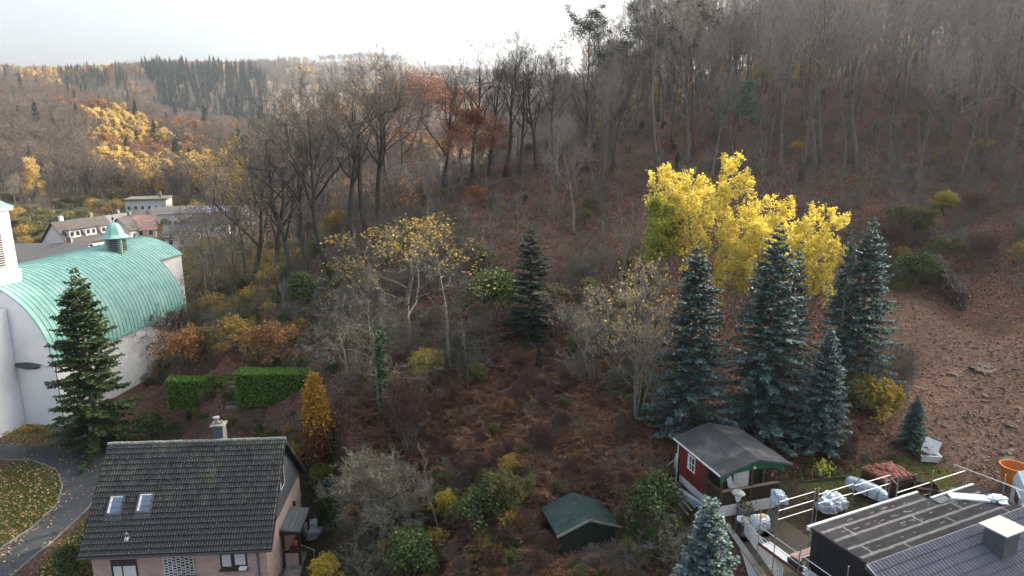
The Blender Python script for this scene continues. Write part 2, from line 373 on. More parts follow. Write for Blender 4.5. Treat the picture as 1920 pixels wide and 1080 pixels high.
def bare(seed, H, r0, fork=.35, nl=11, spread=.9, nb=(7, 6, 6), llen=.42, up=.35, crook=.22, tw=.022, thin=1.0, stems=1, lean=0):
    """broadleaf skeleton -> (trunk mesh, crown mesh, list of twig tips)"""
    r = np.random.default_rng(seed); rd = random.Random(seed)
    TR = MB(); CR = MB(); BL = Blades(); tips = []
    def path(p, d, L, k, cr, upw):
        P = [Vector(p)]; d = Vector(d)
        for i in range(k):
            d = (d + Vector(r.normal(size=3)) * cr + Vector((0, 0, upw))).normalized(); P.append(P[-1] + d * L / k)
        return P
    def at(P, t):
        x = t * (len(P) - 1); i = min(int(x), len(P) - 2); return P[i].lerp(P[i + 1], x - i), (P[i + 1] - P[i]).normalized()
    def child(P, L, rad, lev):
        nn = nb[lev - 1] if lev - 1 < len(nb) else 0
        for j in range(nn):
            t = rd.uniform(.28, 1.0) if j else 1.0
            p, d = at(P, t); ang = rd.uniform(.35, .95) * spread if j else rd.uniform(.05, .3)
            dd = rdir(d, ang, rd.uniform(0, 2 * pi)); l = L * rd.uniform(.38, .62) * (1.15 - .45 * t)
            if lev == len(nb):
                e = p + dd * l + Vector((0, 0, up * l * .25)); BL.put(p, e, tw * rd.uniform(.7, 1.3)); tips.append(tuple(e)); continue
            k = 3 if lev == 1 else 2; Q = path(p, dd, l, k, crook, up * .35)
            rr = max(rad * (.62 - .25 * t), .008)
            if lev >= 2:
                for a, b_ in zip(Q[:-1], Q[1:]): BL.put(a, b_, rr * 2.4)
            else: CR.tube(Q, [rr * (1 - .75 * i / k) for i in range(k + 1)], 3, False)
            child(Q, l, rr, lev + 1)
    for s_ in range(stems):
        d0 = Vector((r.normal() * .05 + lean, r.normal() * .05, 1)).normalized() if stems == 1 else rdir((0, 0, 1), rd.uniform(.08, .42), 2 * pi * s_ / stems + rd.uniform(-.4, .4))
        Hs = H * rd.uniform(.86, 1.0); rs = r0 if stems == 1 else r0 * rd.uniform(.5, .9)
        P = path((0, 0, -.3), d0, Hs * .93, 9, .055 * crook / .22 if stems == 1 else .08, .03)
        rad = lambda t: rs * ((1 - t) ** .8 * .94 + .06) * (1 + .5 * max(0, .08 - t) / .08)
        TR.tube(P, [rad(i / 9) for i in range(10)], 7 if r0 > .1 else 5)
        for j in range(nl):
            t = fork + (1 - fork) * ((j + rd.random()) / nl) ** .85; t = min(t, .99)
            p, d = at(P, t); l = H * llen * (1.12 - .75 * (t - fork) / (1 - fork)) * rd.uniform(.7, 1.1)
            dd = rdir(d, rd.uniform(.6, 1.15) * spread, j * 2.4 + rd.uniform(-.5, .5))
            Q = path(p, dd, l, 4, crook * .8, up * .4); rr = max(rad(t) * rd.uniform(.42, .62) * thin, .012)
            TR.tube(Q, [rr * (1 - .8 * i / 4) for i in range(5)], 4, False); child(Q, l, rr * .75, 1)
    parts = []
    if CR.v: parts.append(mb_arrays(CR))
    parts.append(BL.arrays(r))
    return TR.mesh('trunk', True), cat_mesh('crown', parts), np.array(tips)

def spruce(seed, H, Rb, base=.05, step=.42, per=6, droop=.35, tw=.13, power=.85, gap=.12, nest=3, twl=.34, bare_low=0):
    r = np.random.default_rng(seed); rd = random.Random(seed)
    TR = MB(); TR.tube([(0, 0, -.3), (0, 0, H * .5), (0, 0, H * .98)], [H * .017, H * .010, .015], 7)
    BR = MB(); A = []; B = []; W = []; T = []
    z = H * base
    while z < H * .985:
        f = (1 - z / H); Lw = Rb * min(1, f / (1 - base)) ** power
        k = per if f > .12 else 4
        a0 = rd.uniform(0, 6.28)
        for j in range(k):
            if rd.random() < gap: continue
            az = a0 + 2 * pi * j / k + rd.uniform(-.3, .3); L = max(.12, Lw * rd.uniform(.68, 1.13))
            zz = z + rd.uniform(-.5, .5) * step
            tilt = .75 * (1 - f) ** 2 - droop * f
            P = []; 
            for i in range(6):
                s = i / 5; P.append(Vector((cos(az) * L * s, sin(az) * L * s, zz + L * (tilt * s + .28 * droop * f * s * s * 2))))
            if L > .5: BR.tube(P, [.035 * (1 - .8 * i / 5) * min(1, L / 2 + .3) for i in range(6)], 3, False)
            n_ = max(3, int(L / .085)); side = Vector((-sin(az), cos(az), 0)); fw = Vector((cos(az), sin(az), 0))
            for q in range(n_):
                s = (q + rd.random()) / n_
                if s < .16 and L > 1: continue
                x = s * 5; i = min(int(x), 4); p = P[i].lerp(P[i + 1], x - i)
                sl_ = (twl * min(1, L / 1.2) * (1.15 - .75 * s) + .08) * rd.uniform(.7, 1.3)
                for sg in (-1, 1):
                    dd = (side * sg * rd.uniform(.6, 1.0) + fw * rd.uniform(.45, .95) + Vector((0, 0, rd.uniform(-.35, .12)))).normalized()
                    for e in range(nest):
                        d2 = (dd + Vector(r.normal(size=3)) * .30).normalized(); o = p + dd * sl_ * e / nest * .8
                        A.append(o); B.append(o + d2 * sl_ * .62); W.append(tw * rd.uniform(.6, 1.2)); T.append(s)
        z += step * (.55 + .6 * f)
    A.append(Vector((0, 0, H * .95))); B.append(Vector((0, 0, H * 1.01))); W.append(.06); T.append(1)
    A = np.array(A); B = np.array(B); W = np.array(W)[:, None]; d = B - A
    up = np.tile([0, 0, 1.], (len(A), 1)) + r.normal(size=A.shape) * .55
    q = np.cross(d, up); q /= np.linalg.norm(q, axis=1)[:, None] + 1e-9; mid = A + d * .45
    V = np.stack([A, mid + q * W / 2, B, mid - q * W / 2], 1).reshape(-1, 3)
    me = npmesh('foliage', V, np.arange(len(V)).reshape(-1, 4), 4)
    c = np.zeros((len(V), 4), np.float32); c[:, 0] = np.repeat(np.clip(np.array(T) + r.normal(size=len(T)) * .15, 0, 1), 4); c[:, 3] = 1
    ca_ = me.color_attributes.new('tip', 'FLOAT_COLOR', 'POINT'); ca_.data.foreach_set('color', c.ravel())
    brm = BR.mesh('branches'); return TR.mesh('trunk', True), brm, me

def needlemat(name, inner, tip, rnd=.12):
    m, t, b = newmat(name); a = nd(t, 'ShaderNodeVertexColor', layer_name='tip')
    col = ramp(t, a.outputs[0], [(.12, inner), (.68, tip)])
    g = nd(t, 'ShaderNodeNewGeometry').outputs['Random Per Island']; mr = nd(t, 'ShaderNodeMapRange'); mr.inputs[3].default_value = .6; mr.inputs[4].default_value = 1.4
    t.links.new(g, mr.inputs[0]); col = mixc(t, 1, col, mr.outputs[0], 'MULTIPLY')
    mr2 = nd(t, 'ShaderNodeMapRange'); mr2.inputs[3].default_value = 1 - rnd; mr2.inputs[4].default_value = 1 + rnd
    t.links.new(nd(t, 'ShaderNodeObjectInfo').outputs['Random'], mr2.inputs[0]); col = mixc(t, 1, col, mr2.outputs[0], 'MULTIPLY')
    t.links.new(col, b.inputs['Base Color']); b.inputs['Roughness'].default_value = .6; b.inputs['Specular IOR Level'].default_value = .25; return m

BARK = M('bark', (.225, .20, .175), (.11, .097, .083), 6, .95, bmp=.6, rnd=.2, stain=(.075, .085, .05), sscale=1.2)
BARKP = M('bark_pale', (.24, .22, .19), (.13, .115, .095), 6, .95, bmp=.5, rnd=.15, stain=(.12, .125, .08), sscale=1.2)
BARKR = M('bark_pine', (.20, .105, .065), (.10, .06, .045), 6, .95, bmp=.5, rnd=.1)
TWIG = M('twig', (.31, .272, .242), (.20, .178, .16), 1.2, .95, rnd=.22)
TWIGP = M('twig_grey_green', (.19, .18, .14), (.11, .10, .075), 1.2, .95, rnd=.15)
L_RUST = leafmat('oak_leaves_rust', [(.15, .052, .028), (.28, .095, .044), (.37, .15, .066), (.21, .072, .038)])
L_YEL = leafmat('beech_leaves_yellow', [(.70, .54, .06), (.86, .72, .10), (.90, .79, .16), (.70, .50, .09), (.60, .58, .13)], .45)
L_YGR = leafmat('leaves_yellow_green', [(.50, .52, .08), (.38, .44, .07), (.66, .58, .09)], .45)
L_GOLD = leafmat('leaves_gold', [(.32, .21, .05), (.50, .34, .06), (.56, .40, .10), (.25, .15, .05), (.28, .25, .07)], .4)
L_ORANGE = leafmat('leaves_orange', [(.22, .10, .04), (.33, .16, .055), (.40, .21, .08), (.17, .08, .04)], .35)
L_OLIVE = leafmat('leaves_olive', [(.10, .11, .04), (.16, .15, .055), (.22, .19, .07), (.09, .10, .045)], .3)
L_GREEN = leafmat('leaves_green', [(.03, .06, .02), (.05, .095, .028), (.09, .13, .04), (.13, .15, .05)], .25)
L_IVY = leafmat('ivy_leaves', [(.015, .05, .022), (.03, .085, .035), (.05, .12, .05)], .2)
L_HEDGE = leafmat('hedge_leaves', [(.05, .13, .018), (.085, .20, .028), (.14, .28, .04), (.12, .20, .04), (.15, .13, .05)], .25)
L_LARCH = leafmat('larch_needles', [(.50, .36, .12), (.66, .48, .16), (.60, .42, .14), (.44, .31, .12)], .4)
L_RUSTF = leafmat('bracken_fronds', [(.11, .052, .034), (.19, .095, .060), (.27, .145, .092), (.14, .070, .046), (.40, .25, .16)], .25)
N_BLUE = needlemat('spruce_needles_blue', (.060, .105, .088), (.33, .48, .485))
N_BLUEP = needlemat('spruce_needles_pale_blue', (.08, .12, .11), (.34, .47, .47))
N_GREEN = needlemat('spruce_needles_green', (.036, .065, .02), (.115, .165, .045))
N_DARK = needlemat('spruce_needles_dark', (.018, .036, .026), (.04, .08, .052))
N_PINE = leafmat('pine_needles', [(.022, .04, .022), (.04, .065, .036), (.06, .09, .05)], .1)
N_PINEP = leafmat('pine_needles_pale', [(.06, .10, .06), (.10, .15, .09), (.13, .18, .11)], .15)

PROTO = {}
def reg(key, parts): PROTO[key] = parts      # list of (part name, mesh, material)
def reg_bare(key, *a, leaf=None, bark=BARK, twig=TWIG, **k):
    tr, cr, tips = bare(*a, **k); ps = [('trunk', tr, bark), ('crown', cr, twig)]
    if leaf:
        r = np.random.default_rng(a[0] + 99); mat, size, nper, spread, keep = leaf[:5]
        T_ = tips if keep is None else tips[keep(tips)]
        v, f = leaf_arrays(T_, size, r, nper, spread, *(leaf[5:])); ps.append(('foliage', npmesh('foliage', v, f, 4), mat))
    for n_, me, mt in ps:
        if not me.materials: me.materials.append(mt)
    reg(key, ps); return tips
for i in range(6):   # forest trees
    reg_bare('forest%d' % i, 100 + i, 20 + i, .24 + .02 * (i % 3), fork=[.42, .52, .45, .58, .38, .5][i], nl=[14, 13, 15, 12, 14, 13][i], nb=(8, 7, 6), tw=.026, spread=[.8, .7, .9, .75, .85, .65][i], llen=[.38, .34, .4, .34, .42, .33][i], up=[.4, .55, .3, .5, .35, .6][i])
TWIGD = M('twig_dark', (.155, .130, .110), (.09, .076, .065), 1.2, .95, rnd=.18)
BARKD = M('bark_dark', (.095, .083, .070), (.042, .037, .031), 5, .95, bmp=.6, rnd=.18, stain=(.065, .075, .045), sscale=1.0)
for i in range(4):   # old trees of the ridge, strong forked limbs
    reg_bare('ridge%d' % i, 170 + i, 20 + i, .36 + .03 * i, fork=[.36, .28, .42, .33][i], nl=[12, 14, 11, 13][i], spread=[.75, .9, .7, .85][i], llen=[.42, .40, .40, .44][i], nb=(8, 6, 6), up=[.5, .35, .6, .4][i], crook=.32, tw=.024, thin=1.25, bark=BARKD, twig=TWIGD)
for i in range(2):
    reg_bare('forest_rust%d' % i, 130 + i, 17, .24, fork=.25, nl=15, spread=1.0, llen=.50, nb=(8, 7, 5), up=.2, crook=.3, leaf=(L_RUST, .17, 3, .25, None))
for i in range(3):   # saplings
    reg_bare('sapling%d' % i, 140 + i, 7 + i, .075, fork=.2, nl=12, spread=.8, llen=.28, nb=(5, 4), up=.5, tw=.016, bark=BARKP, twig=TWIG)
for i in range(3):   # shrubs without leaves
    reg_bare('shrub%d' % i, 150 + i, 2.6, .03, fork=.15, nl=7, spread=.9, llen=.5, nb=(5, 4), stems=5, tw=.017, up=.2, crook=.34, bark=BARKP, twig=TWIGP)
reg_bare('shrub_gold', 160, 2.8, .03, fork=.2, nl=7, spread=.9, llen=.5, nb=(5, 5), stems=5, tw=.012, leaf=(L_GOLD, .10, 2, .1, None))
reg_bare('shrub_orange', 161, 2.4, .03, fork=.2, nl=7, spread=.9, llen=.5, nb=(5, 5), stems=5, tw=.012, leaf=(L_ORANGE, .09, 2, .1, None))
reg_bare('shrub_olive', 162, 2.2, .03, fork=.2, nl=7, spread=.9, llen=.5, nb=(5, 5), stems=5, tw=.012, leaf=(L_OLIVE, .09, 3, .1, None))
reg_bare('shrub_green', 163, 2.0, .03, fork=.2, nl=7, spread=.9, llen=.5, nb=(5, 5), stems=5, tw=.012, leaf=(L_GREEN, .07, 4, .12, None))
for i, (H_, Rb_) in enumerate(((14, 2.9), (15, 3.2))):
    tr, br, fo = spruce(200 + i, H_, Rb_, step=.50, per=7, droop=.34, tw=.21, power=.78, gap=.08, twl=.42)
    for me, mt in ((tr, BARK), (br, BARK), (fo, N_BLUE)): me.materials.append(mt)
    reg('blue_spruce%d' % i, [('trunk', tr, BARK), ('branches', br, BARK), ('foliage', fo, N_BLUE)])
tr, br, fo = spruce(202, 15, 2.9, base=.09, step=.56, per=6, droop=.42, tw=.20, power=.95, gap=.24, twl=.40)
for me, mt in ((tr, BARK), (br, BARK), (fo, N_BLUE)): me.materials.append(mt)
reg('blue_spruce2', [('trunk', tr, BARK), ('branches', br, BARK), ('foliage', fo, N_BLUE)])
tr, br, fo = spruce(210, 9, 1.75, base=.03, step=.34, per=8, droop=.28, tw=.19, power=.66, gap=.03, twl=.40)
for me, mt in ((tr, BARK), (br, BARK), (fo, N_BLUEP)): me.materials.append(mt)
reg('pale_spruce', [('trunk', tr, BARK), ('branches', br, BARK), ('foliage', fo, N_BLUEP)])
tr, br, fo = spruce(220, 16, 3.7, base=.06, step=.52, per=7, droop=.50, tw=.21, power=.66, gap=.20, twl=.58)
for me, mt in ((tr, BARKP), (br, BARK), (fo, N_GREEN)): me.materials.append(mt)
reg('norway_spruce', [('trunk', tr, BARKP), ('branches', br, BARK), ('foliage', fo, N_GREEN)])
tr, br, fo = spruce(230, 13, 2.3, base=.03, step=.5, per=6, droop=.3, tw=.2, power=.7, nest=2, twl=.45)
for me, mt in ((tr, BARK), (br, BARK), (fo, N_DARK)): me.materials.append(mt)
reg('dark_conifer', [('trunk', tr, BARK), ('branches', br, BARK), ('foliage', fo, N_DARK)])
def pine(key, seed, H, mat, crown=.55, nl=12, llen=.24, size=.34):
    tr, cr, tips = bare(seed, H, H * .013, fork=crown, nl=nl, spread=1.0, llen=llen, nb=(6, 4), up=.25, crook=.3, tw=.02)
    r = np.random.default_rng(seed); A = np.repeat(tips, 20, 0) + r.normal(size=(len(tips) * 20, 3)) * .22
    d = r.normal(size=A.shape); d[:, 2] = np.abs(d[:, 2]) * .8; d /= np.linalg.norm(d, axis=1)[:, None]
    q = np.cross(d, r.normal(size=d.shape)); q /= np.linalg.norm(q, axis=1)[:, None]
    V = np.stack([A, A + d * size * .5 + q * .045, A + d * size, A + d * size * .5 - q * .045], 1).reshape(-1, 3)
    me = npmesh('foliage', V, np.arange(len(V)).reshape(-1, 4), 4)
    for m_, mt in ((tr, BARKR), (cr, BARKR), (me, mat)): m_.materials.append(mt)
    reg(key, [('trunk', tr, BARKR), ('crown', cr, BARKR), ('foliage', me, mat)])
pine('pine0', 240, 23, N_PINE); pine('pine1', 241, 25, N_PINE, .5, 13, .26); pine('pine_pale', 242, 12, N_PINEP, .5, 10, .26, .4)

def plant(key, x, y, s, label, cat, name, group=None, rz=None, z=None, sz=None):
    rz = random.uniform(0, 6.28) if rz is None else rz
    o = thing(name, label, cat, (x, y, gz(x, y) - .05 if z is None else z), rz, group)
    o.scale = (s, s, sz or s)
    for n_, me, mt in PROTO[key]: link(n_, me, None, o)
    return o

# ================================================================ STUFF (uncountable growth) BY GEOMETRY NODES
import bmesh
def joined(name, parts):
    bm = bmesh.new(); me = bpy.data.meshes.new(name); k = 0
    for n_, m_, mt in parts:
        n0 = len(bm.faces); bm.from_mesh(m_); bm.faces.ensure_lookup_table()
        for f in bm.faces[n0:]: f.material_index = k
        me.materials.append(mt); k += 1
    bm.to_mesh(me); bm.free(); return me
def scatter(name, protos, P, rz, scl, pick, label, cat, tilt=.06):
    lib = bpy.data.collections.new(name + '_kinds')
    for i, me in enumerate(protos):
        lib.objects.link(bpy.data.objects.new('%s_kind_%02d' % (name, i), me))
    P = np.asarray(P, np.float32); n_ = len(P)
    me = bpy.data.meshes.new(name); me.vertices.add(n_); me.vertices.foreach_set('co', P.ravel())
    rot = np.stack([rng.normal(size=n_) * tilt, rng.normal(size=n_) * tilt, rz], -1).astype(np.float32)
    for an, ty, dat, key in (('rot', 'FLOAT_VECTOR', rot, 'vector'), ('scl', 'FLOAT', np.asarray(scl, np.float32), 'value'), ('pick', 'INT', np.asarray(pick, np.int32), 'value')):
        a = me.attributes.new(an, ty, 'POINT'); a.data.foreach_set(key, dat.ravel())
    ob = link(name, me, None, None, 'stuff'); ob['label'] = label; ob['category'] = cat
    g = bpy.data.node_groups.new(name + '_growth', 'GeometryNodeTree')
    g.interface.new_socket('Geometry', in_out='INPUT', socket_type='NodeSocketGeometry'); g.interface.new_socket('Geometry', in_out='OUTPUT', socket_type='NodeSocketGeometry')
    gi = g.nodes.new('NodeGroupInput'); go = g.nodes.new('NodeGroupOutput'); ip = g.nodes.new('GeometryNodeInstanceOnPoints')
    ci = g.nodes.new('GeometryNodeCollectionInfo'); ci.inputs[0].default_value = lib; ci.inputs[1].default_value = True; ci.inputs[2].default_value = True
    def na(n2, ty):
        x = g.nodes.new('GeometryNodeInputNamedAttribute'); x.data_type = ty; x.inputs[0].default_value = n2
        return [o for o in x.outputs if o.enabled and o.name == 'Attribute'][0]
    g.links.new(gi.outputs[0], ip.inputs['Points']); g.links.new(ci.outputs[0], ip.inputs['Instance']); ip.inputs['Pick Instance'].default_value = True
    g.links.new(na('pick', 'INT'), ip.inputs['Instance Index']); g.links.new(na('rot', 'FLOAT_VECTOR'), ip.inputs['Rotation']); g.links.new(na('scl', 'FLOAT'), ip.inputs['Scale'])
    g.links.new(ip.outputs[0], go.inputs[0]); md = ob.modifiers.new('growth', 'NODES'); md.node_group = g
    return ob

# far trees seen as a mass
def far_tree(key, seed, H, leaf, r0=.2, n=5, size=.55, twig=TWIG, tw=.07, spread=.5, keep=None, nb=(5, 5), fork=.3, nl=9, llen=.36, up=.5):
    reg_bare(key, seed, H, r0, fork=fork, nl=nl, spread=.8, llen=llen, nb=nb, up=up, tw=tw, twig=twig, leaf=(leaf, size, n, spread, keep) if leaf else None)
    return joined(key, PROTO.pop(key))
TW_T = M('far_twig_tan', (.215, .165, .13), (.135, .105, .085), .9, .95, rnd=.25)
TW_P = M('far_twig_purple', (.165, .135, .12), (.11, .09, .082), .9, .95, rnd=.25)
FAR = [far_tree('fb0', 300, 17, None, twig=TW_T, nb=(7, 7, 3), tw=.10), far_tree('fb1', 301, 19, None, twig=TW_P, nb=(7, 7, 3), tw=.10), far_tree('fb2', 302, 15, None, twig=TW_T, nb=(7, 7, 3), tw=.11, fork=.2),
       far_tree('fy0', 303, 16, L_LARCH, fork=.12, llen=.24, n=6), far_tree('fy1', 304, 13, L_GOLD, n=5, size=.5), far_tree('fo', 305, 15, L_ORANGE, n=4, size=.5)]
def far_spruce(seed, H, Rb):
    tr, br, fo = spruce(seed, H, Rb, base=.18, step=1.0, per=6, droop=.2, tw=.5, nest=1, twl=.9, power=.8, gap=.05)
    return joined('far_spruce', [('trunk', tr, BARK), ('foliage', fo, N_FAR)])
N_FAR = needlemat('spruce_needles_far', (.022, .055, .040), (.055, .125, .085), .3)
FAR += [far_spruce(310, 24, 3.3), far_spruce(311, 20, 3.0)]
def scatter_pts(n_, a0, a1, y0, y1, keep):
    a = rng.uniform(a0, a1, n_); y = np.sqrt(rng.uniform(y0 ** 2, y1 ** 2, n_)); x = a * y; z = ground(x, y); u, v = proj(x, y, z)
    k = keep(x, y, z, u, v); return x[k], y[k], z[k], u[k], v[k]
nz = lambda x, y, f: np.sin(x * f + 1.3 * np.sin(y * f * .7)) * np.cos(y * f * .9 + 1.1 * np.sin(x * f * .6 + 2))
def choose(x, y, u, v):
    """what grows where on the far slopes"""
    q = rng.random(len(x)); pk = np.where(q < .4, 0, np.where(q < .75, 1, 2))
    p1 = nz(x, y, .022); yl = (p1 > .60) & (q < .6); pk[yl] = np.where(q[yl] < .45, 3, 4)
    pk[(nz(x, y, .031) < -.72) & (q < .5)] = 5; s_ = (q > .985); pk[s_] = 6
    strip = (v > 232) & (v < 300) & (np.abs(u - (190 + (v - 232) * 1.4)) < 38 + 20 * q) & (y < 600); pk[strip & (q < .9)] = 3
    up_ = (v > 122) & (v < 168) & (u > 40) & (u < 215) & (y > 500); pk[up_ & (q < .75)] = np.where(q[up_ & (q < .75)] < .5, 3, 5)
    gr = (y > 750) & (y < 1150) & (u > 262 + (v - 130) * .5) & (u < 500) & (v > 125 + (u - 300) * .05) & (v < 240); pk[gr & (q < .97)] = np.where(q[gr & (q < .97)] < .5, 6, 7)
    lo = (y > 500) & (v > 150) & (v < 185) & (u > 120) & (u < 240) & (q < .5); pk[lo] = 7
    return pk
def slope_ok(x, y, z, u, v):
    vil = (y > 95) & (y < 250) & (x < -20) & ~((x / y > -.44) & (rng.random(len(x)) < .9) & (y > 100)) & ~((x / y < -.44) & (y > 150) & (rng.random(len(x)) < .10)); bare_ = (nz(x, y, .012) > .55) & (y > 700) & (rng.random(len(x)) < .75)
    clr = (u > 560) & (v > 118) & (v < 135) & (y > 1200) & (rng.random(len(x)) < .7)
    gard = (y < 262) & (x / y < -.44)  & (rng.random(len(x)) < .93)
    return ~(vil | bare_ | clr | gard) & ((y > 250) | (x > 30) | ((y > 145) & (x > -20)) | ((x < -20) & (y > 100)))
xs, ys, zs = [], [], []; us, vv = [], []
for (n_, a0, a1, y0, y1) in ((4200, -1.05, -.12, 258, 480), (7000, -1.0, .15, 480, 900), (9500, -.95, .2, 900, 1700), (8000, -.85, .2, 1700, 2900), (420, -1.0, -.15, 105, 262), (700, -.35, .5, 150, 300), (900, -.2, .6, 300, 700)):
    a = scatter_pts(n_, a0, a1, y0, y1, slope_ok)
    for L_, q in zip((xs, ys, zs, us, vv), a): L_.append(q)
xs, ys, zs, us, vv = map(np.concatenate, (xs, ys, zs, us, vv))
pk = choose(xs, ys, us, vv); near = ys < 900
scl = rng.uniform(.7, 1.15, len(xs)) * np.where(near, 1, 1.25)
for nm, k, lb in (('valley_forest', near, 'mixed autumn forest covering the slopes across the valley'), ('far_forest', ~near, 'distant forest with a dark spruce block on the far hills')):
    scatter(nm, FAR, np.stack([xs[k], ys[k], zs[k] - .3], -1), rng.uniform(0, 6.28, k.sum()), scl[k], pk[k], lb, 'forest', .03)

# ================================================================ THE WOODED HILL
GRP = {}
used = []
def free(x, y, d):
    return all((x - a) ** 2 + (y - b) ** 2 > d * d for a, b in used)
# front trees placed one by one: (u, v of the foot, v of the top, kind, label, category)
def standing(u, vb, vt, key, label, cat, name, H, group=None, wide=1.0, rz=None, Y=None):
    p_ = hit(u, vb) if Y is None else np.array([atY(u, vb, Y)[0], Y, 0]); x, y = p_[0], p_[1]; z = gz(x, y)
    # height from the pixel of the tip at the same distance
    r = ray(u, vt); top = CAMZ + r[2] / r[1] * y; h = max(top - z, .5); s = h / H
    used.append((x, y)); o = plant(key, x, y, s * wide, label, cat, name, group, rz, sz=s); return o
LR = [  # the ridge on the left, bare trees from left to right
 (478,562,232,3,'leftmost bare tree of the left ridge, leaning beside the yellow crown'),(520,545,205,1,None),(548,540,215,5,None),(580,522,185,0,None),(602,470,190,2,None),(622,525,160,4,'tall forked bare tree on the leafy bank, foot just above the bracken'),
 (655,455,128,1,'tall bare tree with straight trunk on the left ridge, tip above the far hill'),(682,430,120,3,None),(706,415,118,5,None),(735,400,112,0,None),(560,470,200,3,None),(640,420,150,0,None)]
ORD = ['first', 'second', 'third', 'fourth', 'fifth', 'sixth', 'seventh', 'eighth', 'ninth', 'tenth', 'eleventh', 'twelfth', 'thirteenth', 'fourteenth', 'fifteenth']
lr_u = sorted(q[0] for q in LR)
for u, vb, vt, k, lb in LR:
    standing(u, vb, vt, 'ridge%d' % (k % 4), lb or 'tall bare tree on the left ridge, trunk %s from the left in its row' % ORD[lr_u.index(u)], 'tree', 'bare_tree', 20 + k % 4, 'bare trees on the left ridge')
standing(778, 345, 142, 'forest_rust0', 'broad oak still holding rust red leaves on the ridge', 'tree', 'oak_tree', 17, None, 2.0)
standing(865, 352, 205, 'forest_rust1', 'lower rust leaved oak at the right of the broad red oak', 'tree', 'oak_tree', 17, None, 1.5)
SK = [(885,335,75,1),(915,330,95,3),(945,330,66,0),(975,328,90,5),(1005,320,80,1),(1040,318,95,4),(1150,318,80,5),(1105,325,100,0),(760,390,108,2),(830,370,112,3)]
sk_u = sorted(q[0] for q in SK)
for u, vb, vt, k in SK:
    standing(u, vb, vt, 'ridge%d' % (k % 4), 'bare tree against the white sky on the middle ridge, %s from the left' % ORD[sk_u.index(u)], 'tree', 'bare_tree', 20 + k % 4, 'bare trees on the middle skyline', .85)
standing(1095, 315, -8, 'pine0', 'tall open pine reaching into the white sky, leftmost pine', 'tree', 'pine_tree', 23)
standing(1235, 300, -25, 'pine1', 'dense dark pine beside the upper middle of the hill', 'tree', 'pine_tree', 25)
standing(1300, 290, -30, 'pine0', 'dark pine top rising right of the dense dark pine', 'tree', 'pine_tree', 23)
standing(1372, 330, 128, 'pine_pale', 'young pale green pine with slim bare trunk on the slope', 'tree', 'pine_tree', 12)
standing(1075, 440, 205, 'forest2', 'bare tree with a straight trunk in the middle of the brown slope', 'tree', 'bare_tree', 22)
standing(1880, 335, -60, 'forest4', 'thickest grey trunk at the far right above the leafy slope', 'tree', 'bare_tree', 24, None, 1.2)
standing(1713, 362, 40, 'forest0', 'bare tree in front on the slope above the yellow bush', 'tree', 'bare_tree', 20)
standing(1607, 325, -20, 'forest5', 'slim bare tree left of the trees above the yellow bush', 'tree', 'bare_tree', 25)
standing(1640, 318, 90, 'forest1', 'low bare tree with spreading crown on the upper right slope', 'tree', 'bare_tree', 21)
n_ind = 0
tries = 0
RGRP = 'bare trees in the wood on the upper slope'
while n_ind < 262 and tries < 9000:
    tries += 1
    a = random.uniform(-.40, .84); y = math.sqrt(random.uniform(84 ** 2, 150 ** 2)); x = a * y; z = gz(x, y)
    u, v = proj(x, y, z)
    if v > 338 - (0 if u > 1150 else -40): continue
    if u < 620 and y > 110: continue
    if 670 < u < 940 and y < 97: continue
    if u > 1330 and y > 112 and random.random() < .35: continue
    if not free(x, y, (4.0 if y < 110 else 4.6) if u > 1100 else 6.0): continue
    used.append((x, y)); n_ind += 1; k = random.randrange(6); s = random.uniform(.6, 1.05) if u > 1150 else random.uniform(.5, .8)
    plant('forest%d' % k, x, y, s, 'bare deciduous tree among many alike in the wood on the upper slope', 'tree', 'bare_tree', RGRP)
# larches catching the sun on the crest, seen between the trunks
LAR = joined('larch', [(n2, me, mt) for n2, me, mt in (lambda: (reg_bare('larch', 330, 15, .15, fork=.1, nl=22, spread=1.0, llen=.2, nb=(7, 5), up=.1, tw=.02, leaf=(L_LARCH, .20, 5, .28, None)), PROTO['larch'])[1])()])
LRS = ((1420,205,75,142),(1475,190,60,138),(1500,188,75,146),(1390,208,95,140),(1530,190,85,143),(1660,170,70,136),(1720,165,75,140),(1760,165,80,134),(1830,170,70,136),(1890,170,75,132),(1185,240,150,128),(1230,235,140,132),(1290,225,120,130),(1340,215,110,136),(1130,265,190,122))
ls_u = sorted(q[0] for q in LRS)
for u, vb, vt, Y in LRS:
    standing(u, vb, vt, 'larch', 'golden larch glowing behind bare trunks on the crest, %s from the left' % ORD[ls_u.index(u)], 'tree', 'larch_tree', 15, 'golden larches on the crest', 1.0, Y=Y)
# the rest of the wood, out to the sides and over the crest
def wood_ok(x, y, z, u, v): return np.array([free(a, b, 4.0) for a, b in zip(x, y)]) & (((u > 1990) & ((y > 95) | (x > 70) | ((x > 52) & (y > 75)))) | (y > 150))
wx, wy, wz, wu, wv = scatter_pts(1150, .05, 2.6, 60, 215, wood_ok)
scatter('hill_wood', [joined('fw%d' % i, PROTO['forest%d' % i]) for i in range(6)] + [joined('fwp', PROTO['pine0'])], np.stack([wx, wy, wz - .2], -1), rng.uniform(0, 6.28, len(wx)), rng.uniform(.7, 1.0, len(wx)), np.where(rng.random(len(wx)) < .12, 6, rng.integers(0, 6, len(wx))), 'wood continuing over the crest behind the front trees', 'wood', .04)

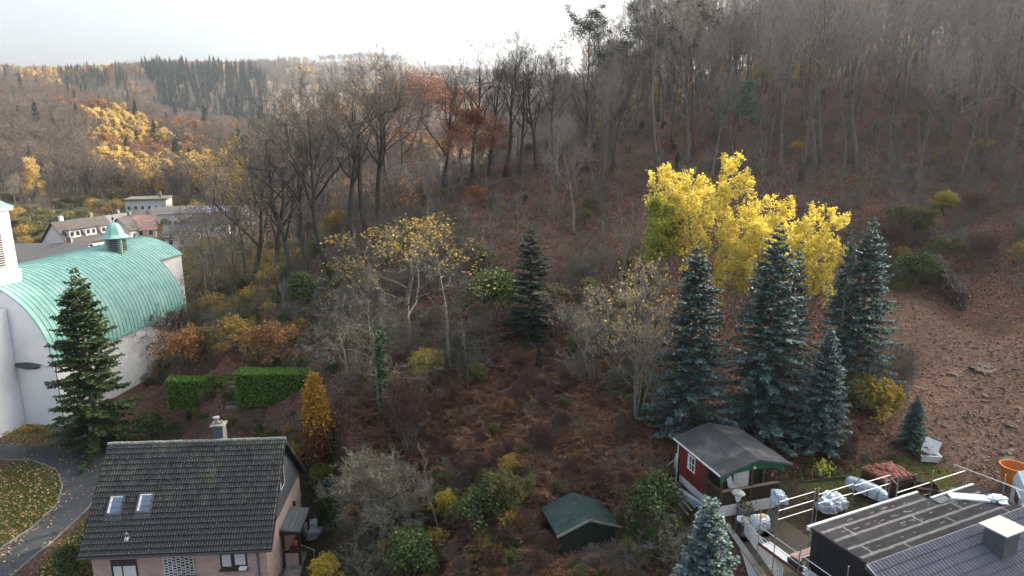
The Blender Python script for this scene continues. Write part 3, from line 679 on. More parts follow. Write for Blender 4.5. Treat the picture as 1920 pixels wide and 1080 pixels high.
# undergrowth on the hill
def ug_ok(x, y, z, u, v): return (z > 2) & (v < 640) & ~((u > 1590) & (v > 500)) & (((u > 560) & (v < 560)) | ((u > 380) & (v > 540) & (u < 1250)) | ((u > 370) & (u < 640) & (v > 400))) & (rng.random(len(x)) < np.where((u > 850) & (u < 1300) & (v > 380), .5, .85))
ux, uy, uz, _, _ = scatter_pts(2300, -.45, .85, 52, 120, ug_ok)
UG = [joined('ug%d' % i, PROTO[k]) for i, k in enumerate(('shrub0', 'shrub1', 'sapling0', 'shrub_olive', 'shrub_orange', 'shrub_gold'))]
upk = rng.choice(6, len(ux), p=[.41, .41, .12, .045, .01, .005])
scatter('undergrowth', UG, np.stack([ux, uy, uz - .1], -1), rng.uniform(0, 6.28, len(ux)), rng.uniform(.35, .95, len(ux)), upk, 'bare brushwood and brambles on the hillside', 'undergrowth')

# ================================================================ BUILDINGS
def brickmat(name, c1, c2, mortar, sx=.24, sz=.075):
    m, t, b = newmat(name); b.inputs['Roughness'].default_value = .9
    tc = nd(t, 'ShaderNodeTexCoord'); s = nd(t, 'ShaderNodeSeparateXYZ'); t.links.new(tc.outputs['Object'], s.inputs[0])
    ad = nd(t, 'ShaderNodeMath', operation='ADD'); t.links.new(s.outputs[0], ad.inputs[0]); t.links.new(s.outputs[1], ad.inputs[1])
    cb = nd(t, 'ShaderNodeCombineXYZ'); t.links.new(ad.outputs[0], cb.inputs[0]); t.links.new(s.outputs[2], cb.inputs[1])
    br = nd(t, 'ShaderNodeTexBrick'); t.links.new(cb.outputs[0], br.inputs['Vector']); br.inputs['Scale'].default_value = 1
    br.inputs['Brick Width'].default_value = sx; br.inputs['Row Height'].default_value = sz; br.inputs['Mortar Size'].default_value = .008
    br.inputs['Color1'].default_value = (*c1, 1); br.inputs['Color2'].default_value = (*c2, 1); br.inputs['Mortar'].default_value = (*mortar, 1)
    n_ = noise(t, 1.5, 6, .7); c = mixc(t, .5, br.outputs[0], mixc(t, 1, br.outputs[0], ramp(t, n_, [(.3, (.7, .7, .7)), (.7, (1.25, 1.2, 1.2))]), 'MULTIPLY'))
    t.links.new(c, b.inputs['Base Color']); bump(t, b, br.outputs[1], -.4, .01); return m
BRICK = brickmat('brick_pink', (.36, .245, .21), (.45, .335, .29), (.44, .40, .37))
WHITE = M('render_white', (.79, .81, .82), (.73, .755, .77), .7, .9, stain=(.64, .66, .675), sscale=.25)
WHITE2 = M('wall_white', (.70, .70, .69), (.60, .60, .59), 1.2, .9, stain=(.5, .5, .48), sscale=.3)
CREAM = M('wall_cream', (.58, .52, .42), (.50, .45, .36), 1.2, .9)
TILE = M('roof_tile_dark', (.047, .050, .052), (.029, .031, .032), 3.5, .75, bmp=.3, isl=.28, spec=.35, stain=(.072, .078, .055), sscale=.55)
RIDGE = M('ridge_tile_lichen', (.12, .125, .11), (.30, .30, .26), 9, .9, bmp=.4, rnd=.2)
SLATE = M('slate_grey_cladding', (.088, .097, .112), (.066, .073, .085), 6, .7, spec=.4)
DARKWOOD = M('wood_dark_brown', (.050, .028, .018), (.026, .016, .011), 8, .8, bmp=.3, rnd=.15)
BLACKW = M('bitumen_black', (.020, .021, .022), (.013, .014, .015), 4, .8)
GLASSD = M('window_glass', (.05, .065, .08), (.03, .04, .05), .8, .08, spec=.8)
GLASSB = M('skylight_glass', (.13, .19, .27), (.09, .13, .20), .8, .06, spec=1.0)
CURT = M('curtain_white', (.58, .63, .66), (.44, .49, .53), 12, .9)
BLIND = M('window_blind_pale', (.62, .70, .70), (.55, .63, .64), 1, .6)
FRAMEB = M('window_frame_brown', (.06, .045, .035), None, 5, .6)
FRAMEW = M('paint_white', (.78, .78, .77), (.68, .68, .67), 6, .6)
STEEL = M('steel_galvanised', (.55, .56, .57), (.40, .41, .42), 9, .35, .85, rnd=.1)
ZINC = M('zinc_grey', (.14, .155, .165), (.10, .112, .12), 3, .5, .4)
COPPER = M('copper_patina', (.25, .45, .40), (.20, .385, .34), 1.6, .65, bmp=.1, isl=.10, spec=.3, lo=.4, hi=.6, stain=(.31, .50, .445), sscale=.5)
COPPERD = M('copper_seam', (.18, .345, .305), (.14, .28, .245), 3, .7)
CONC = M('concrete_grey', (.24, .23, .215), (.16, .155, .145), 3, .9, bmp=.3, stain=(.11, .11, .085), sscale=.7)

class Frame:
    def __init__(s, ox, oy, oz, yaw): s.o = np.array([ox, oy, oz]); s.c = cos(yaw); s.s = sin(yaw); s.yaw = yaw
    def loc(s, P): d = np.asarray(P, float) - s.o; return np.array([d[0] * s.c + d[1] * s.s, -d[0] * s.s + d[1] * s.c, d[2]])
    def dirl(s, r): return np.array([r[0] * s.c + r[1] * s.s, -r[0] * s.s + r[1] * s.c, r[2]])
    def wld(s, p): return np.array([p[0] * s.c - p[1] * s.s, p[0] * s.s + p[1] * s.c, p[2]]) + s.o
    def onplane(s, u, v, nrm, d):      # local point where the view ray meets n.p = d
        o = s.loc((0, 0, CAMZ)); r = s.dirl(ray(u, v)); nrm = np.array(nrm, float)
        return o + r * (d - nrm @ o) / (nrm @ r)
def boxo(name, x0, x1, y0, y1, z0, z1, m, par, **k): return link(name, MB().box(x0, x1, y0, y1, z0, z1), m, par, **k)
def window_y(par, x0, x1, z0, z1, y, frame, pane, mull=(.5,), d=.05, name='window', inner=None):
    """window in a wall whose outside faces -y: frame part with pane sub-parts"""
    fb = MB(); w = .07
    fb.box(x0, x1, y - d, y + .02, z0, z0 + w).box(x0, x1, y - d, y + .02, z1 - w, z1)
    fb.box(x0, x0 + w, y - d, y + .02, z0 + w, z1 - w).box(x1 - w, x1, y - d, y + .02, z0 + w, z1 - w)
    for q in mull: c = x0 + (x1 - x0) * q; fb.box(c - w / 2, c + w / 2, y - d, y + .02, z0 + w, z1 - w)
    f = link(name, fb, frame, par); cs = [x0 + w] + [x0 + (x1 - x0) * q for q in mull] + [x1 - w]
    for a, b in zip(cs[:-1], cs[1:]): link('pane', MB().box(a + .004, b - .004, y - .022, y - .014, z0 + w, z1 - w), pane, f)
    return f

# ---- the house with the dark tiled roof
HF = Frame(-24.6, 34.3, 0, R(4.1)); HW, HD, HE, HR = 10.69, 9.3, 3.4, 8.1
house = thing('house', 'pink brick house with a dark tiled saddle roof and two skylights', 'house', (-24.6, 34.3, 0), R(4.1))
x0, x1, y0, y1 = .4, HW - .42, .45, HD - .45
wm = MB(); wm.box(x0, x1, y0, y1, -2, HE + .25); link('wall', wm, BRICK, house)
def gab(x, th):   # gable triangle cladding
    return MB().prism([(x, y0 - .03, HE + .18), (x, y1 + .03, HE + .18), (x, HD / 2, HR - .26)], (th, 0, 0))
link('gable_cladding', gab(x1 + .004, .05), SLATE, house); link('gable_cladding', gab(x0 - .054, .05), SLATE, house)
sl_ = math.hypot(HD / 2, HR - HE); ang = math.atan2(HR - HE, HD / 2)
rf = MB()
for (ya, za, yb, zb) in ((0, HE, HD / 2, HR), (HD, HE, HD / 2, HR)):
    rf.prism([(0, ya, za - .03), (0, yb, zb - .03), (0, yb, zb - .22), (0, ya, za - .16)], (HW, 0, 0))
roof = link('roof', rf, BLACKW, house)
for xx in (-.03, HW - .01):
    for (ya, yb) in ((-.02, HD / 2), (HD + .02, HD / 2)): link('verge_board', MB().bar((xx + .02, ya, HE - .1), (xx + .02, yb, HR - .1), .04, .24), BLACKW, house)
# tiles: one double roman tile, laid in courses
NC, NR = 36, 20; tw_, tl_ = HW / NC, sl_ / NR
def tile_mb(nx=9):
    mb = MB(); L = tl_ + .06; pts = []
    prof = [0, .046, .056, .016, 0, .046, .056, .016, 0]
    for i in range(nx): pts.append((tw_ * i / (nx - 1), prof[i]))
    V = [(x, 0, h + .085) for x, h in pts] + [(x, L, h + .010) for x, h in pts] + [(x, 0, -.01) for x, h in pts]
    F = [(i, i + 1, nx + i + 1, nx + i) for i in range(nx - 1)] + [(2 * nx + i, 2 * nx + i + 1, i + 1, i) for i in range(nx - 1)]
    return mb.add(V, F)
tme = tile_mb().mesh('roof_tile'); tme.materials.append(TILE)
rest = MB()
for side in (0, 1):
    for rr in range(NR):
        for cc in range(NC):
            s = rr * tl_; jz = random.uniform(0, .006); jr = random.uniform(-.008, .008)
            if side == 0: base = Vector((cc * tw_, s * cos(ang), HE + s * sin(ang))); rotm = Matrix.Rotation(ang + jr, 4, 'X')
            else: base = Vector(((cc + 1) * tw_, HD - s * cos(ang), HE + s * sin(ang))); rotm = Matrix.Rotation(pi, 4, 'Z') @ Matrix.Rotation(ang + jr, 4, 'X')
            base.z += jz
            if side == 0 and rr < 8:
                o = link('roof_tile', tme, None, roof); o.location = base; o.rotation_euler = rotm.to_euler()
            else:
                mt = Matrix.Translation(base) @ rotm; rest.add([tuple(mt @ v.co) for v in tme.vertices], [tuple(p.vertices) for p in tme.polygons])
o = link('roof_tile', rest, TILE, roof); o['kind'] = 'stuff'
rcap = MB().tube([(0, 0, 0), (.42, 0, .012)], [.115, .125], 8).mesh('ridge_tile'); rcap.materials.append(RIDGE)
for i in range(27): link('ridge_tile', rcap, None, roof, loc=(-.02 + i * .396, HD / 2, HR + .015 + random.uniform(-.008, .012)))
gut = MB()
gut.bar((-.05, -.07, HE - .06), (HW + .05, -.07, HE - .06), .11, .10).tube([(x1 - .5, -.07, HE - .1), (x1 - .5, y0 - .06, HE - .5), (x1 - .5, y0 - .06, -2)], [.05] * 3, 8)
link('gutter', gut, ZINC, house)
nrm = (0, -sin(ang), cos(ang)); dpl = HE * cos(ang)
for (u, v) in ((218, 947), (273, 943)):
    p = HF.onplane(u, v, nrm, dpl); mt = Matrix.Translation(Vector(p)) @ Matrix.Rotation(ang, 4, 'X')
    fb = MB(); w, l = .36, .52
    for (a, b, c_, d_) in ((-w - .08, w + .08, -l - .1, -l), (-w - .08, w + .08, l, l + .08), (-w - .08, -w, -l, l), (w, w + .08, -l, l)): fb.box(a, b, c_, d_, .03, .16)
    fb.box(-w - .12, w + .12, -l - .42, -l - .1, .085, .10)
    s = link('skylight', fb, M('skylight_frame', (.10, .105, .11), None, 6, .5, .4), house); s.matrix_local = mt
    link('pane', MB().box(-w + .003, w - .003, -l + .003, l - .003, .10, .12), GLASSB, s)
    link('inner_frame', MB().box(-w + .004, -w + .13, -l + .05, l - .02, .121, .130).box(-w + .131, w - .01, l - .10, l - .02, .121, .130), FRAMEW, s)
p = HF.onplane(240, 1008, nrm, dpl); vb = MB(); vb.box(-.13, .13, -.22, .1, .07, .085)
vent = link('roof_vent', vb, FRAMEW, house); vent.matrix_local = Matrix.Translation(Vector(p)) @ Matrix.Rotation(ang, 4, 'X')
link('vent_pipe', MB().lathe([(.06, 0), (.06, .28), (.10, .29), (.10, .36), (.0, .40)], 10, (0, .13, .04)), ZINC, vent)
for (u, v) in ((240, 862), (350, 858), (448, 852), (508, 850)):
    p = HF.onplane(u, v, nrm, dpl); o = link('vent_tile', MB().box(-.09, .09, -.07, .07, .04, .11), TILE, house); o.matrix_local = Matrix.Translation(Vector(p)) @ Matrix.Rotation(ang, 4, 'X')
# front windows
def wl(u, v): return HF.onplane(u, v, (0, 1, 0), y0)
a, b = wl(207, 1050), wl(262, 1095); window_y(house, a[0], b[0], a[2] - 1.35, a[2], y0, FRAMEB, GLASSD, (.42,))
bl = link('blind', MB().box(a[0] + .1, b[0] - .09, y0 - .034, y0 - .026, a[2] - 1.27, a[2] - .42), BLIND, house)
a, b = wl(412, 1037), wl(467, 1085); window_y(house, a[0], b[0], a[2] - 1.0, a[2], y0, FRAMEB, GLASSD, (.42,))
link('curtain', MB().box(a[0] + .1, a[0] + .62, y0 - .034, y0 - .026, a[2] - .88, a[2] - .1).box(a[0] + .82, b[0] - .1, y0 - .034, y0 - .026, a[2] - .80, a[2] - .1), CURT, house)
boxo('window_sill', a[0] - .06, b[0] + .06, y0 - .2, y0 - .052, a[2] - 1.12, a[2] - 1.01, FRAMEB, house)
boxo('flower_box', b[0] - .42, b[0] - .02, y0 - .30, y0 - .08, a[2] - 1.005, a[2] - .86, FRAMEW, house)
# ornamental block screen
a, b = wl(306, 1043), wl(367, 1085); sx0, sx1, sz1 = a[0], b[0], a[2]; sz0 = sz1 - 1.25
boxo('screen_shade_plate', sx0, sx1, y0 - .02, y0 - .006, sz0, sz1, BLACKW, house)  # flat black plate: shade of a hollow behind the screen, put in as colour
scr = MB(); kx = 7; kz = 7; cw, ch = (sx1 - sx0) / kx, (sz1 - sz0) / kz
for i in range(kx + 1): scr.box(sx0 + i * cw - .018, sx0 + i * cw + .018, y0 - .09, y0 - .021, sz0, sz1)
for i in range(kx):
    for j in range(kz + 1):
        off = .35 * ch if i % 2 else 0
        zc = min(sz0 + j * ch + off, sz1 - .02); scr.box(sx0 + i * cw + .019, sx0 + (i + 1) * cw - .019, y0 - .085, y0 - .021, zc - .018, zc + .018)
        if (i + j) % 3 == 0 and j < kz: scr.box(sx0 + i * cw + cw * .45, sx0 + i * cw + cw * .55, y0 - .08, y0 - .021, zc + .019, min(zc + ch - .019, sz1 - .02))
link('block_screen', scr, WHITE2, house); boxo('window_sill', sx0 - .05, sx1 + .05, y0 - .14, y0 - .005, sz0 - .10, sz0 - .003, ZINC, house)
# soldier course of bricks under the eave
scm = MB().box(0, .066, -.02, -.003, 0, .235).mesh('brick'); scm.materials.append(M('brick_edge', (.36, .235, .20), (.28, .18, .155), 5, .9, rnd=.25))
for i in range(int((x1 - x0) / .078)): link('brick', scm, None, house, loc=(x0 + .01 + i * .078, y0, HE - .28))
# gable window, wall lamp
gw = MB().box(x1 + .056, x1 + .10, 4.0, 4.9, HE + 1.5, HE + 2.75); gwo = link('window', gw, FRAMEW, house); link('pane', MB().box(x1 + .101, x1 + .108, 4.08, 4.82, HE + 1.58, HE + 2.67), GLASSD, gwo)
link('wall_lamp', MB().lathe([(.03, -.2), (.10, 0), (.10, .16), (.03, .28)], 8, (x1 + .14, 6.6, 2.4)).box(x1, x1 + .06, 6.57, 6.63, 2.55, 2.62), BLACKW, house)
# chimney behind the ridge
p = HF.onplane(412, 822, (0, 1, 0), HD / 2 + .45); cx_ = p[0]; pt = HF.onplane(412, 797, (0, 1, 0), HD / 2 + .45)
ch = boxo('chimney', cx_ - .34, cx_ + .34, HD / 2 + .15, HD / 2 + .8, 7.4, pt[2], SLATE, house)
boxo('chimney_cap', cx_ - .42, cx_ + .42, HD / 2 + .07, HD / 2 + .88, pt[2] + .003, pt[2] + .10, CONC, ch)
link('chimney_pot', MB().lathe([(.13, 0), (.13, .34), (.21, .36), (.21, .44), (.02, .50)], 14, (cx_ - .1, HD / 2 + .48, pt[2] + .1)), STEEL, ch)
link('chimney_pot', MB().lathe([(.07, 0), (.07, .2), (.0, .22)], 10, (cx_ + .2, HD / 2 + .5, pt[2] + .1)), STEEL, ch)
# side porch on the right gable
def lz(u, v, z): return HF.loc(atZ(u, v, z))
q0, q1, q2, q3 = lz(516, 997, 2.5), lz(562, 998, 2.4), lz(568, 953, 2.4), lz(521, 955, 2.5)
px0, px1, py0, py1 = x1 + .01, q1[0], q1[1], q2[1]
porch = thing('porch_roof', 'small grey lean-to porch roof against the slate gable', 'porch', tuple(HF.o), HF.yaw)
rp = MB().prism([(px0, py0, 2.62), (px1, py0, 2.40), (px1, py0, 2.32), (px0, py0, 2.54)], (0, py1 - py0, 0)); rr_ = link('roof', rp, M('roof_felt_slate_blue', (.10, .125, .135), (.08, .10, .11), 4, .7, stain=(.13, .15, .15)), porch)
for i in range(4): xx = px0 + (px1 - px0) * (i + .5) / 4; link('batten', MB().bar((xx, py0 - .01, 2.632 - .22 * (i + .5) / 4), (xx, py1 + .01, 2.632 - .22 * (i + .5) / 4), .03, .02), ZINC, rr_)
link('fascia', MB().box(px0, px1 + .03, py0 - .06, py0 - .003, 2.28, 2.44).box(px1 + .003, px1 + .05, py0, py1, 2.26, 2.42), DARKWOOD, porch)
for (xx, yy) in ((px0 + .15, py0 + .1), (px1 - .12, py0 + .1), (px1 - .12, py1 - .1)): boxo('post', xx - .06, xx + .06, yy - .06, yy + .06, -.4, 2.3, DARKWOOD, porch)
boxo('parapet', px0 + .22, px1 - .2, py0 + .02, py0 + .18, -.4, .95, BRICK, porch); boxo('coping', px0 + .18, px1 - .16, py0 - .02, py0 + .22, .953, 1.0, DARKWOOD, porch)
boxo('step', px0 - .1, px1 + .5, py0 - .32, py0 - .03, -.9, -.32, CONC, porch)
bal = thing('basket', 'round orange basket hanging under the porch roof', 'basket', tuple(HF.wld((px0 + .75, py0 + .5, 1.2))), 0); link('bowl', MB().lathe([(.02, 0), (.14, .03), (.2, .16), (.15, .3), (.02, .34)], 12), M('orange_paint', (.55, .12, .03), None, 3, .6), bal)
link('cord', MB().bar((0, 0, .33), (0, 0, 1.1), .01), BLACKW, bal)

# ---- church with copper vault and tower
CF = Frame(-41, 58, 0, -math.atan(.12)); CYW = CF.yaw
church = thing('church', 'white church with a curved green copper roof and a square tower', 'church', (-41, 58, 0), CYW)
EZ, RA, RH, CL = 6.6, 7.5, 7.6, 24.5
def arc(x): q = (x + RA) / RA; return EZ + RH * math.sqrt(max(0, 1 - q * q))
def arcpts(xa, xb, k):   # points along the vault between two x, even in angle
    t0 = math.acos((xa + RA) / RA); t1 = math.acos(max(-1, (xb + RA) / RA)); return [(RA * cos(t0 + (t1 - t0) * i / k) - RA, EZ + RH * sin(t0 + (t1 - t0) * i / k)) for i in range(k + 1)]
vault = MB(); prof = arcpts(0, -2 * RA, 40)
k = len(prof)
vault.prism([(x, .05, z - .06) for x, z in prof], (0, 20.0, 0)); far_ = arcpts(-2.5, -2 * RA + 2.5, 30)
vault.prism([(x, 20.051, z - .06) for x, z in far_] , (0, CL - 20.1, 0))
croof = link('roof', vault, COPPERD, church)
np_ = 44; pw = CL / np_
for i in range(np_):
    ya, yb = i * pw, (i + 1) * pw; xa = 0 if yb <= 20.2 else -2.5
    pr = arcpts(xa, -2 * RA - xa, 44); mb = MB(); n_ = len(pr); lift = random.uniform(0, .012)
    cross = [(ya + .015, .01), (yb - .045, .01), (yb - .04, .075), (yb + .0, .075), (yb + .002, .0)]
    for (x, z) in pr:
        q = Vector((x + RA, 0, (z - EZ) * (RA / RH) ** 2)).normalized() if (z > EZ + .01) else Vector((1 if x > -RA else -1, 0, 0))
        for (yy, h) in cross: mb.v.append((x + q.x * (h + lift), yy, z + q.z * (h + lift)))
    m_ = len(cross)
    for a in range(n_ - 1):
        for c_ in range(m_ - 1): mb.f.append((a * m_ + c_, a * m_ + c_ + 1, (a + 1) * m_ + c_ + 1, (a + 1) * m_ + c_))
    link('roof_panel', mb, COPPER, croof)
fac = [(x, -.0, z - .12) for x, z in arcpts(-.02, -2 * RA + .02, 40)] + [(-2 * RA + .02, 0, -3), (-.02, 0, -3)]
link('facade', MB().prism(fac, (0, .045, 0)), WHITE, church)
link('side_wall', MB().box(-.6, -.15, .06, 20, -3, EZ - .02), WHITE2, church)
link('end_wall', MB().box(-2 * RA + 2.6, -2.56, 20.06, CL - .06, -3, arc(-2.5) - .07).box(-2 * RA + .2, -.2, 19.9, 20.045, -3, 6.3), WHITE2, church)
ea = MB().bar((.06, -.05, EZ - .05), (.06, 20.1, EZ - .05), .16, .12).bar((-2.44, 20.1, arc(-2.5) - .05), (-2.44, CL, arc(-2.5) - .05), .14, .12); link('gutter', ea, COPPERD, church)
vg = MB(); pr = arcpts(0, -2 * RA, 40)
for (a, b) in zip(pr[:-1], pr[1:]): vg.bar((a[0], -.04, a[1] - .02), (b[0], -.04, b[1] - .02), .10, .09, up=(0, 1, 0))
link('verge', vg, COPPERD, church)
link('cornice', MB().box(-3.65, .05, -.12, -.005, EZ - .32, EZ - .14), WHITE2, church)
link('downpipe', MB().tube([(-.02, .25, EZ - .1), (-.1, .22, EZ - .5), (-.1, .22, -2)], [.06] * 3, 8), COPPERD, church); link('downpipe', MB().tube([(-.02, 19.7, EZ - .1), (-.1, 19.7, EZ - .5), (-.1, 19.7, -2)], [.06] * 3, 8), COPPERD, church)
# lens shaped window hood
a = CF.onplane(23, 680, (0, 1, 0), 0); b = CF.onplane(81, 680, (0, 1, 0), 0); hb = MB(); kk = 10; V = []
for i in range(kk + 1):
    t = i / kk; x = a[0] + (b[0] - a[0]) * t; bulge = sin(pi * t); V += [(x, -.01, EZ - .12 + .20 * bulge), (x, -.05 - .5 * bulge, EZ - .14 - .30 * bulge ** .6 * .6), (x, -.01, EZ - .16 - .45 * bulge ** .5)]
hb.add(V, [(3 * i + j, 3 * i + 3 + j, 3 * i + 4 + j, 3 * i + 1 + j) for i in range(kk) for j in (0, 1)])
link('window_hood', hb, M('copper_dark', (.06, .085, .08), (.045, .06, .055), 4, .6), church)
# tower
tx0, tx1, ty0, ty1 = -9.6, -3.75, -7.0, 0
link('annex', MB().box(tx0 - 4, tx1 + .0, ty0, -.05, -3, 11.6), WHITE, church)
pr_ = CF.onplane(47, 553, (1, 0, 0), -4.4); ty1 = pr_[1]; pc = CF.onplane(43, 503, (1, 0, 0), -4.4); tt = CF.onplane(26, 392, (1, 0, 0), -4.55)
tw0 = link('tower', MB().box(-9.9, -4.4, -1.9, ty1, 8, pc[2]), WHITE, church)
boxo('tower_upper', -9.75, -4.55, -1.75, ty1 - .12, pc[2] + .003, tt[2], WHITE, tw0)
boxo('cornice', -9.95, -4.35, -1.95, ty1 + .08, pc[2] - .10, pc[2] + .002, WHITE2, tw0)
boxo('eave', -10.0, -4.3, -2.0, ty1 + .12, tt[2] + .003, tt[2] + .28, WHITE2, tw0)
zt = tt[2] + .284; cxm = (-10.1 - 4.2) / 2; cym = (-2.1 + ty1 + .22) / 2; P4 = [(-10.1, -2.1, zt), (-4.2, -2.1, zt), (-4.2, ty1 + .22, zt), (-10.1, ty1 + .22, zt)]
tr_ = MB().add(P4 + [(cxm, cym, zt + 2.2)], [(3, 2, 1, 0), (0, 1, 4), (1, 2, 4), (2, 3, 4), (3, 0, 4)])
for i in range(1, 9):
    f = i / 9
    for (A, B) in ((P4[1], P4[2]), (P4[0], P4[1])):
        s_ = Vector(A).lerp(Vector(B), f); e_ = s_.lerp(Vector((cxm, cym, zt + 2.2)), 1 - abs(2 * f - 1)) if False else Vector((s_.x, s_.y, zt)).lerp(Vector((cxm, cym, zt + 2.2)), .0)
link('spire_roof', tr_, COPPER, tw0)
sm = MB()
for i in range(1, 12):
    y = P4[1][1] + (P4[2][1] - P4[1][1]) * i / 12; f = 1 - abs(y - cym) / (P4[2][1] - cym); sm.bar((-4.2, y, zt + .02), (-4.2 + (cxm + 4.2) * f, y, zt + 2.2 * f + .02), .03, .05)
link('roof_seam', sm, COPPERD, tw0)
l0 = CF.onplane(-6, 425, (1, 0, 0), -4.55); l1 = CF.onplane(13, 500, (1, 0, 0), -4.55)
boxo('louvre_shade_plate', -4.548, -4.54, l0[1] - .6, l1[1], l1[2], l0[2], BLACKW, tw0)  # flat black sheet on the wall, coloured as the shade between the slats
lv = boxo('louvre', -4.54, -4.50, l1[1] - .1, l1[1] + .003, l1[2] - .05, l0[2] + .05, FRAMEW, tw0)
slat = MB().box(0, .05, 0, l1[1] - l0[1] + .45, 0, .07, rot=Matrix.Rotation(.5, 3, 'Y'), c=(0, 0, 0)).mesh('slat'); slat.materials.append(WHITE2)
nsl = 18
for i in range(nsl): link('slat', slat, None, lv, loc=(-4.535, l0[1] - .57, l1[2] + (l0[2] - l1[2]) * (i + .4) / nsl))
# ridge turret with bell shaped cap
pb = CF.onplane(218, 462, (0, 1, 0), 17.0)
tu = thing('roof_turret', 'small slate turret with bell shaped green copper cap on the church ridge', 'turret', tuple(CF.wld((pb[0], 17.0, arc(pb[0]) - .5))), CYW + .3)
TWD = .78
link('turret_wall', MB().box(-TWD, TWD, -TWD, TWD, -.6, 2.0), M('slate_shingle_grey', (.26, .26, .25), (.16, .16, .155), 9, .8), tu)
for (sx_, sy_) in ((1, 0), (0, -1), (-1, 0), (0, 1)):
    fr = MB()
    for j in range(7):
        z = .55 + j * .2
        if sx_: fr.box(min(sx_ * (TWD + .003), sx_ * (TWD + .05)), max(sx_ * (TWD + .003), sx_ * (TWD + .05)), -.42, .42, z, z + .1)
        else: fr.box(-.42, .42, min(sy_ * (TWD + .003), sy_ * (TWD + .05)), max(sy_ * (TWD + .003), sy_ * (TWD + .05)), z, z + .1)
    link('louvre', fr, BLACKW, tu)
for sx_ in (-1, 1):
    for sy_ in (-1, 1): boxo('corner_post', sx_ * TWD - .09, sx_ * TWD + .09, sy_ * TWD - .09, sy_ * TWD + .09, -.6, 2.02, COPPER, tu)
cap = MB().lathe([(1.55, 2.0), (1.35, 2.12), (1.05, 2.35), (.92, 2.7), (.80, 3.1), (.5, 3.45), (.12, 3.65), (.06, 3.9)], 8); link('cap', cap, COPPER, tu); link('finial', MB().lathe([(.02, 3.9), (.14, 4.0), (.14, 4.12), (.02, 4.22), (.02, 4.6)], 8), BLACKW, tu)

# ---- houses in the valley
ROOFD = M('far_roof_dark', (.085, .075, .072), (.055, .05, .05), 3, .8, rnd=.2)
ROOFG = M('far_roof_grey', (.17, .165, .16), (.13, .125, .12), 3, .8)
ROOFR = M('far_roof_pinkish_red', (.36, .215, .19), (.28, .17, .15), 3, .8)
def far_house(u, v, Y, yaw, w, d, h, rh, wall, roofm, label, wins=(3, 1), dorm=0, chim=1, cat='house', name='village_house', flat=False, rows=None, wmat=None):
    p = hit(u, v); z = p[2]; o = thing(name, label, cat, (p[0], p[1], z), yaw)
    link('wall', MB().box(-w / 2, w / 2, -d / 2, d / 2, -3, h), wall, o)
    if flat:
        rm = link('roof', MB().box(-w / 2 - .3, w / 2 + .3, -d / 2 - .3, d / 2 + .3, h + .004, h + .5), roofm, o)
    else:
        rb = MB(); e = .4
        for s in (-1, 1): rb.prism([(-w / 2 - e, s * (d / 2 + e), h - .25), (-w / 2 - e, 0, h + rh), (-w / 2 - e, 0, h + rh + .22), (-w / 2 - e, s * (d / 2 + e), h + .0)], (w + 2 * e, 0, 0))
        rm = link('roof', rb, roofm, o)
        gb = MB()
        for s in (-1, 1): gb.prism([(s * (w / 2 - .02), -d / 2 + .02, h + .003), (s * (w / 2 - .02), d / 2 - .02, h + .003), (s * (w / 2 - .02), 0, h + rh - .15)], (s * -.2, 0, 0))
        link('gable_wall', gb, wall, o)
    wme = MB().box(-.42, .42, -.06, -.004, -.55, .55).mesh('window'); wme.materials.append(wmat or GLASSD)
    fme = MB().box(-.52, .52, -.03, -.002, -.66, .66).mesh('window_frame'); fme.materials.append(FRAMEW)
    rows = rows or [1.6 + 2.8 * i for i in range(max(1, int(h / 2.8)))]
    for zz in rows:
        for i in range(wins[0]):
            x = -w / 2 + w * (i + .5) / wins[0]; f_ = link('window_frame', fme, None, o, loc=(x, -d / 2, zz)); link('window', wme, None, f_)
        for i in range(wins[1]):
            y = -d / 2 + d * (i + .5) / wins[1]
            for s, rz in ((-1, -pi / 2), (1, pi / 2)): f_ = link('window_frame', fme, None, o, loc=(s * w / 2, y, zz), rot=(0, 0, rz)); link('window', wme, None, f_)
    if dorm:
        for i in range(dorm):
            x = -w / 2 + w * (i + .6) / (dorm + .2); t = .45; z = h + rh * t
            dm = link('dormer', MB().box(x - w / dorm * .32, x + w / dorm * .32, -d / 2 * (1 - t) - 1.1, -d / 2 * (1 - t) + 1.5, z - .7, z + .75), wall, o)
            link('dormer_roof', MB().box(x - w / dorm * .35, x + w / dorm * .35, -d / 2 * (1 - t) - 1.3, -d / 2 * (1 - t) + 2.2, z + .753, z + .9), roofm, dm)
            for s in (-.16, .16): link('window', MB().box(x + w / dorm * s - .4, x + w / dorm * s + .4, -d / 2 * (1 - t) - 1.14, -d / 2 * (1 - t) - 1.103, z - .4, z + .5), GLASSD, dm)
    for i in range(chim):
        x = w * (.28 if i == 0 else -.3); link('chimney', MB().box(x - .35, x + .35, .2, .9, h + rh * .6, h + rh + 1.2), FRAMEW if i else CONC, rm)
    return o
far_house(158, 488, 0, R(70), 12, 8.0, 4.6, 4.4, WHITE2, ROOFD, 'long white house with dark roof and white dormers behind the church roof', (5, 2), 3, 2)
far_house(90, 512, 0, R(6), 15, 8, 2.4, 2.8, WHITE2, ROOFG, 'low building with a grey roof and skylights beside the church tower', (4, 1), 0, 1)
far_house(216, 446, 0, R(72), 8, 6.5, 3.2, 2.6, WHITE2, ROOFG, 'white gabled house with a grey roof behind the church turret', (2, 1), 0, 1)
far_house(190, 442, 0, R(30), 9, 6, 2.6, 2.0, CREAM, ROOFD, 'low dark roofed house behind the long white house', (3, 1), 0, 1)
far_house(243, 451, 0, R(80), 6, 5.5, 3.0, 2.8, WHITE2, ROOFD, 'narrow white gabled house right of the church turret', (2, 2), 0, 1)
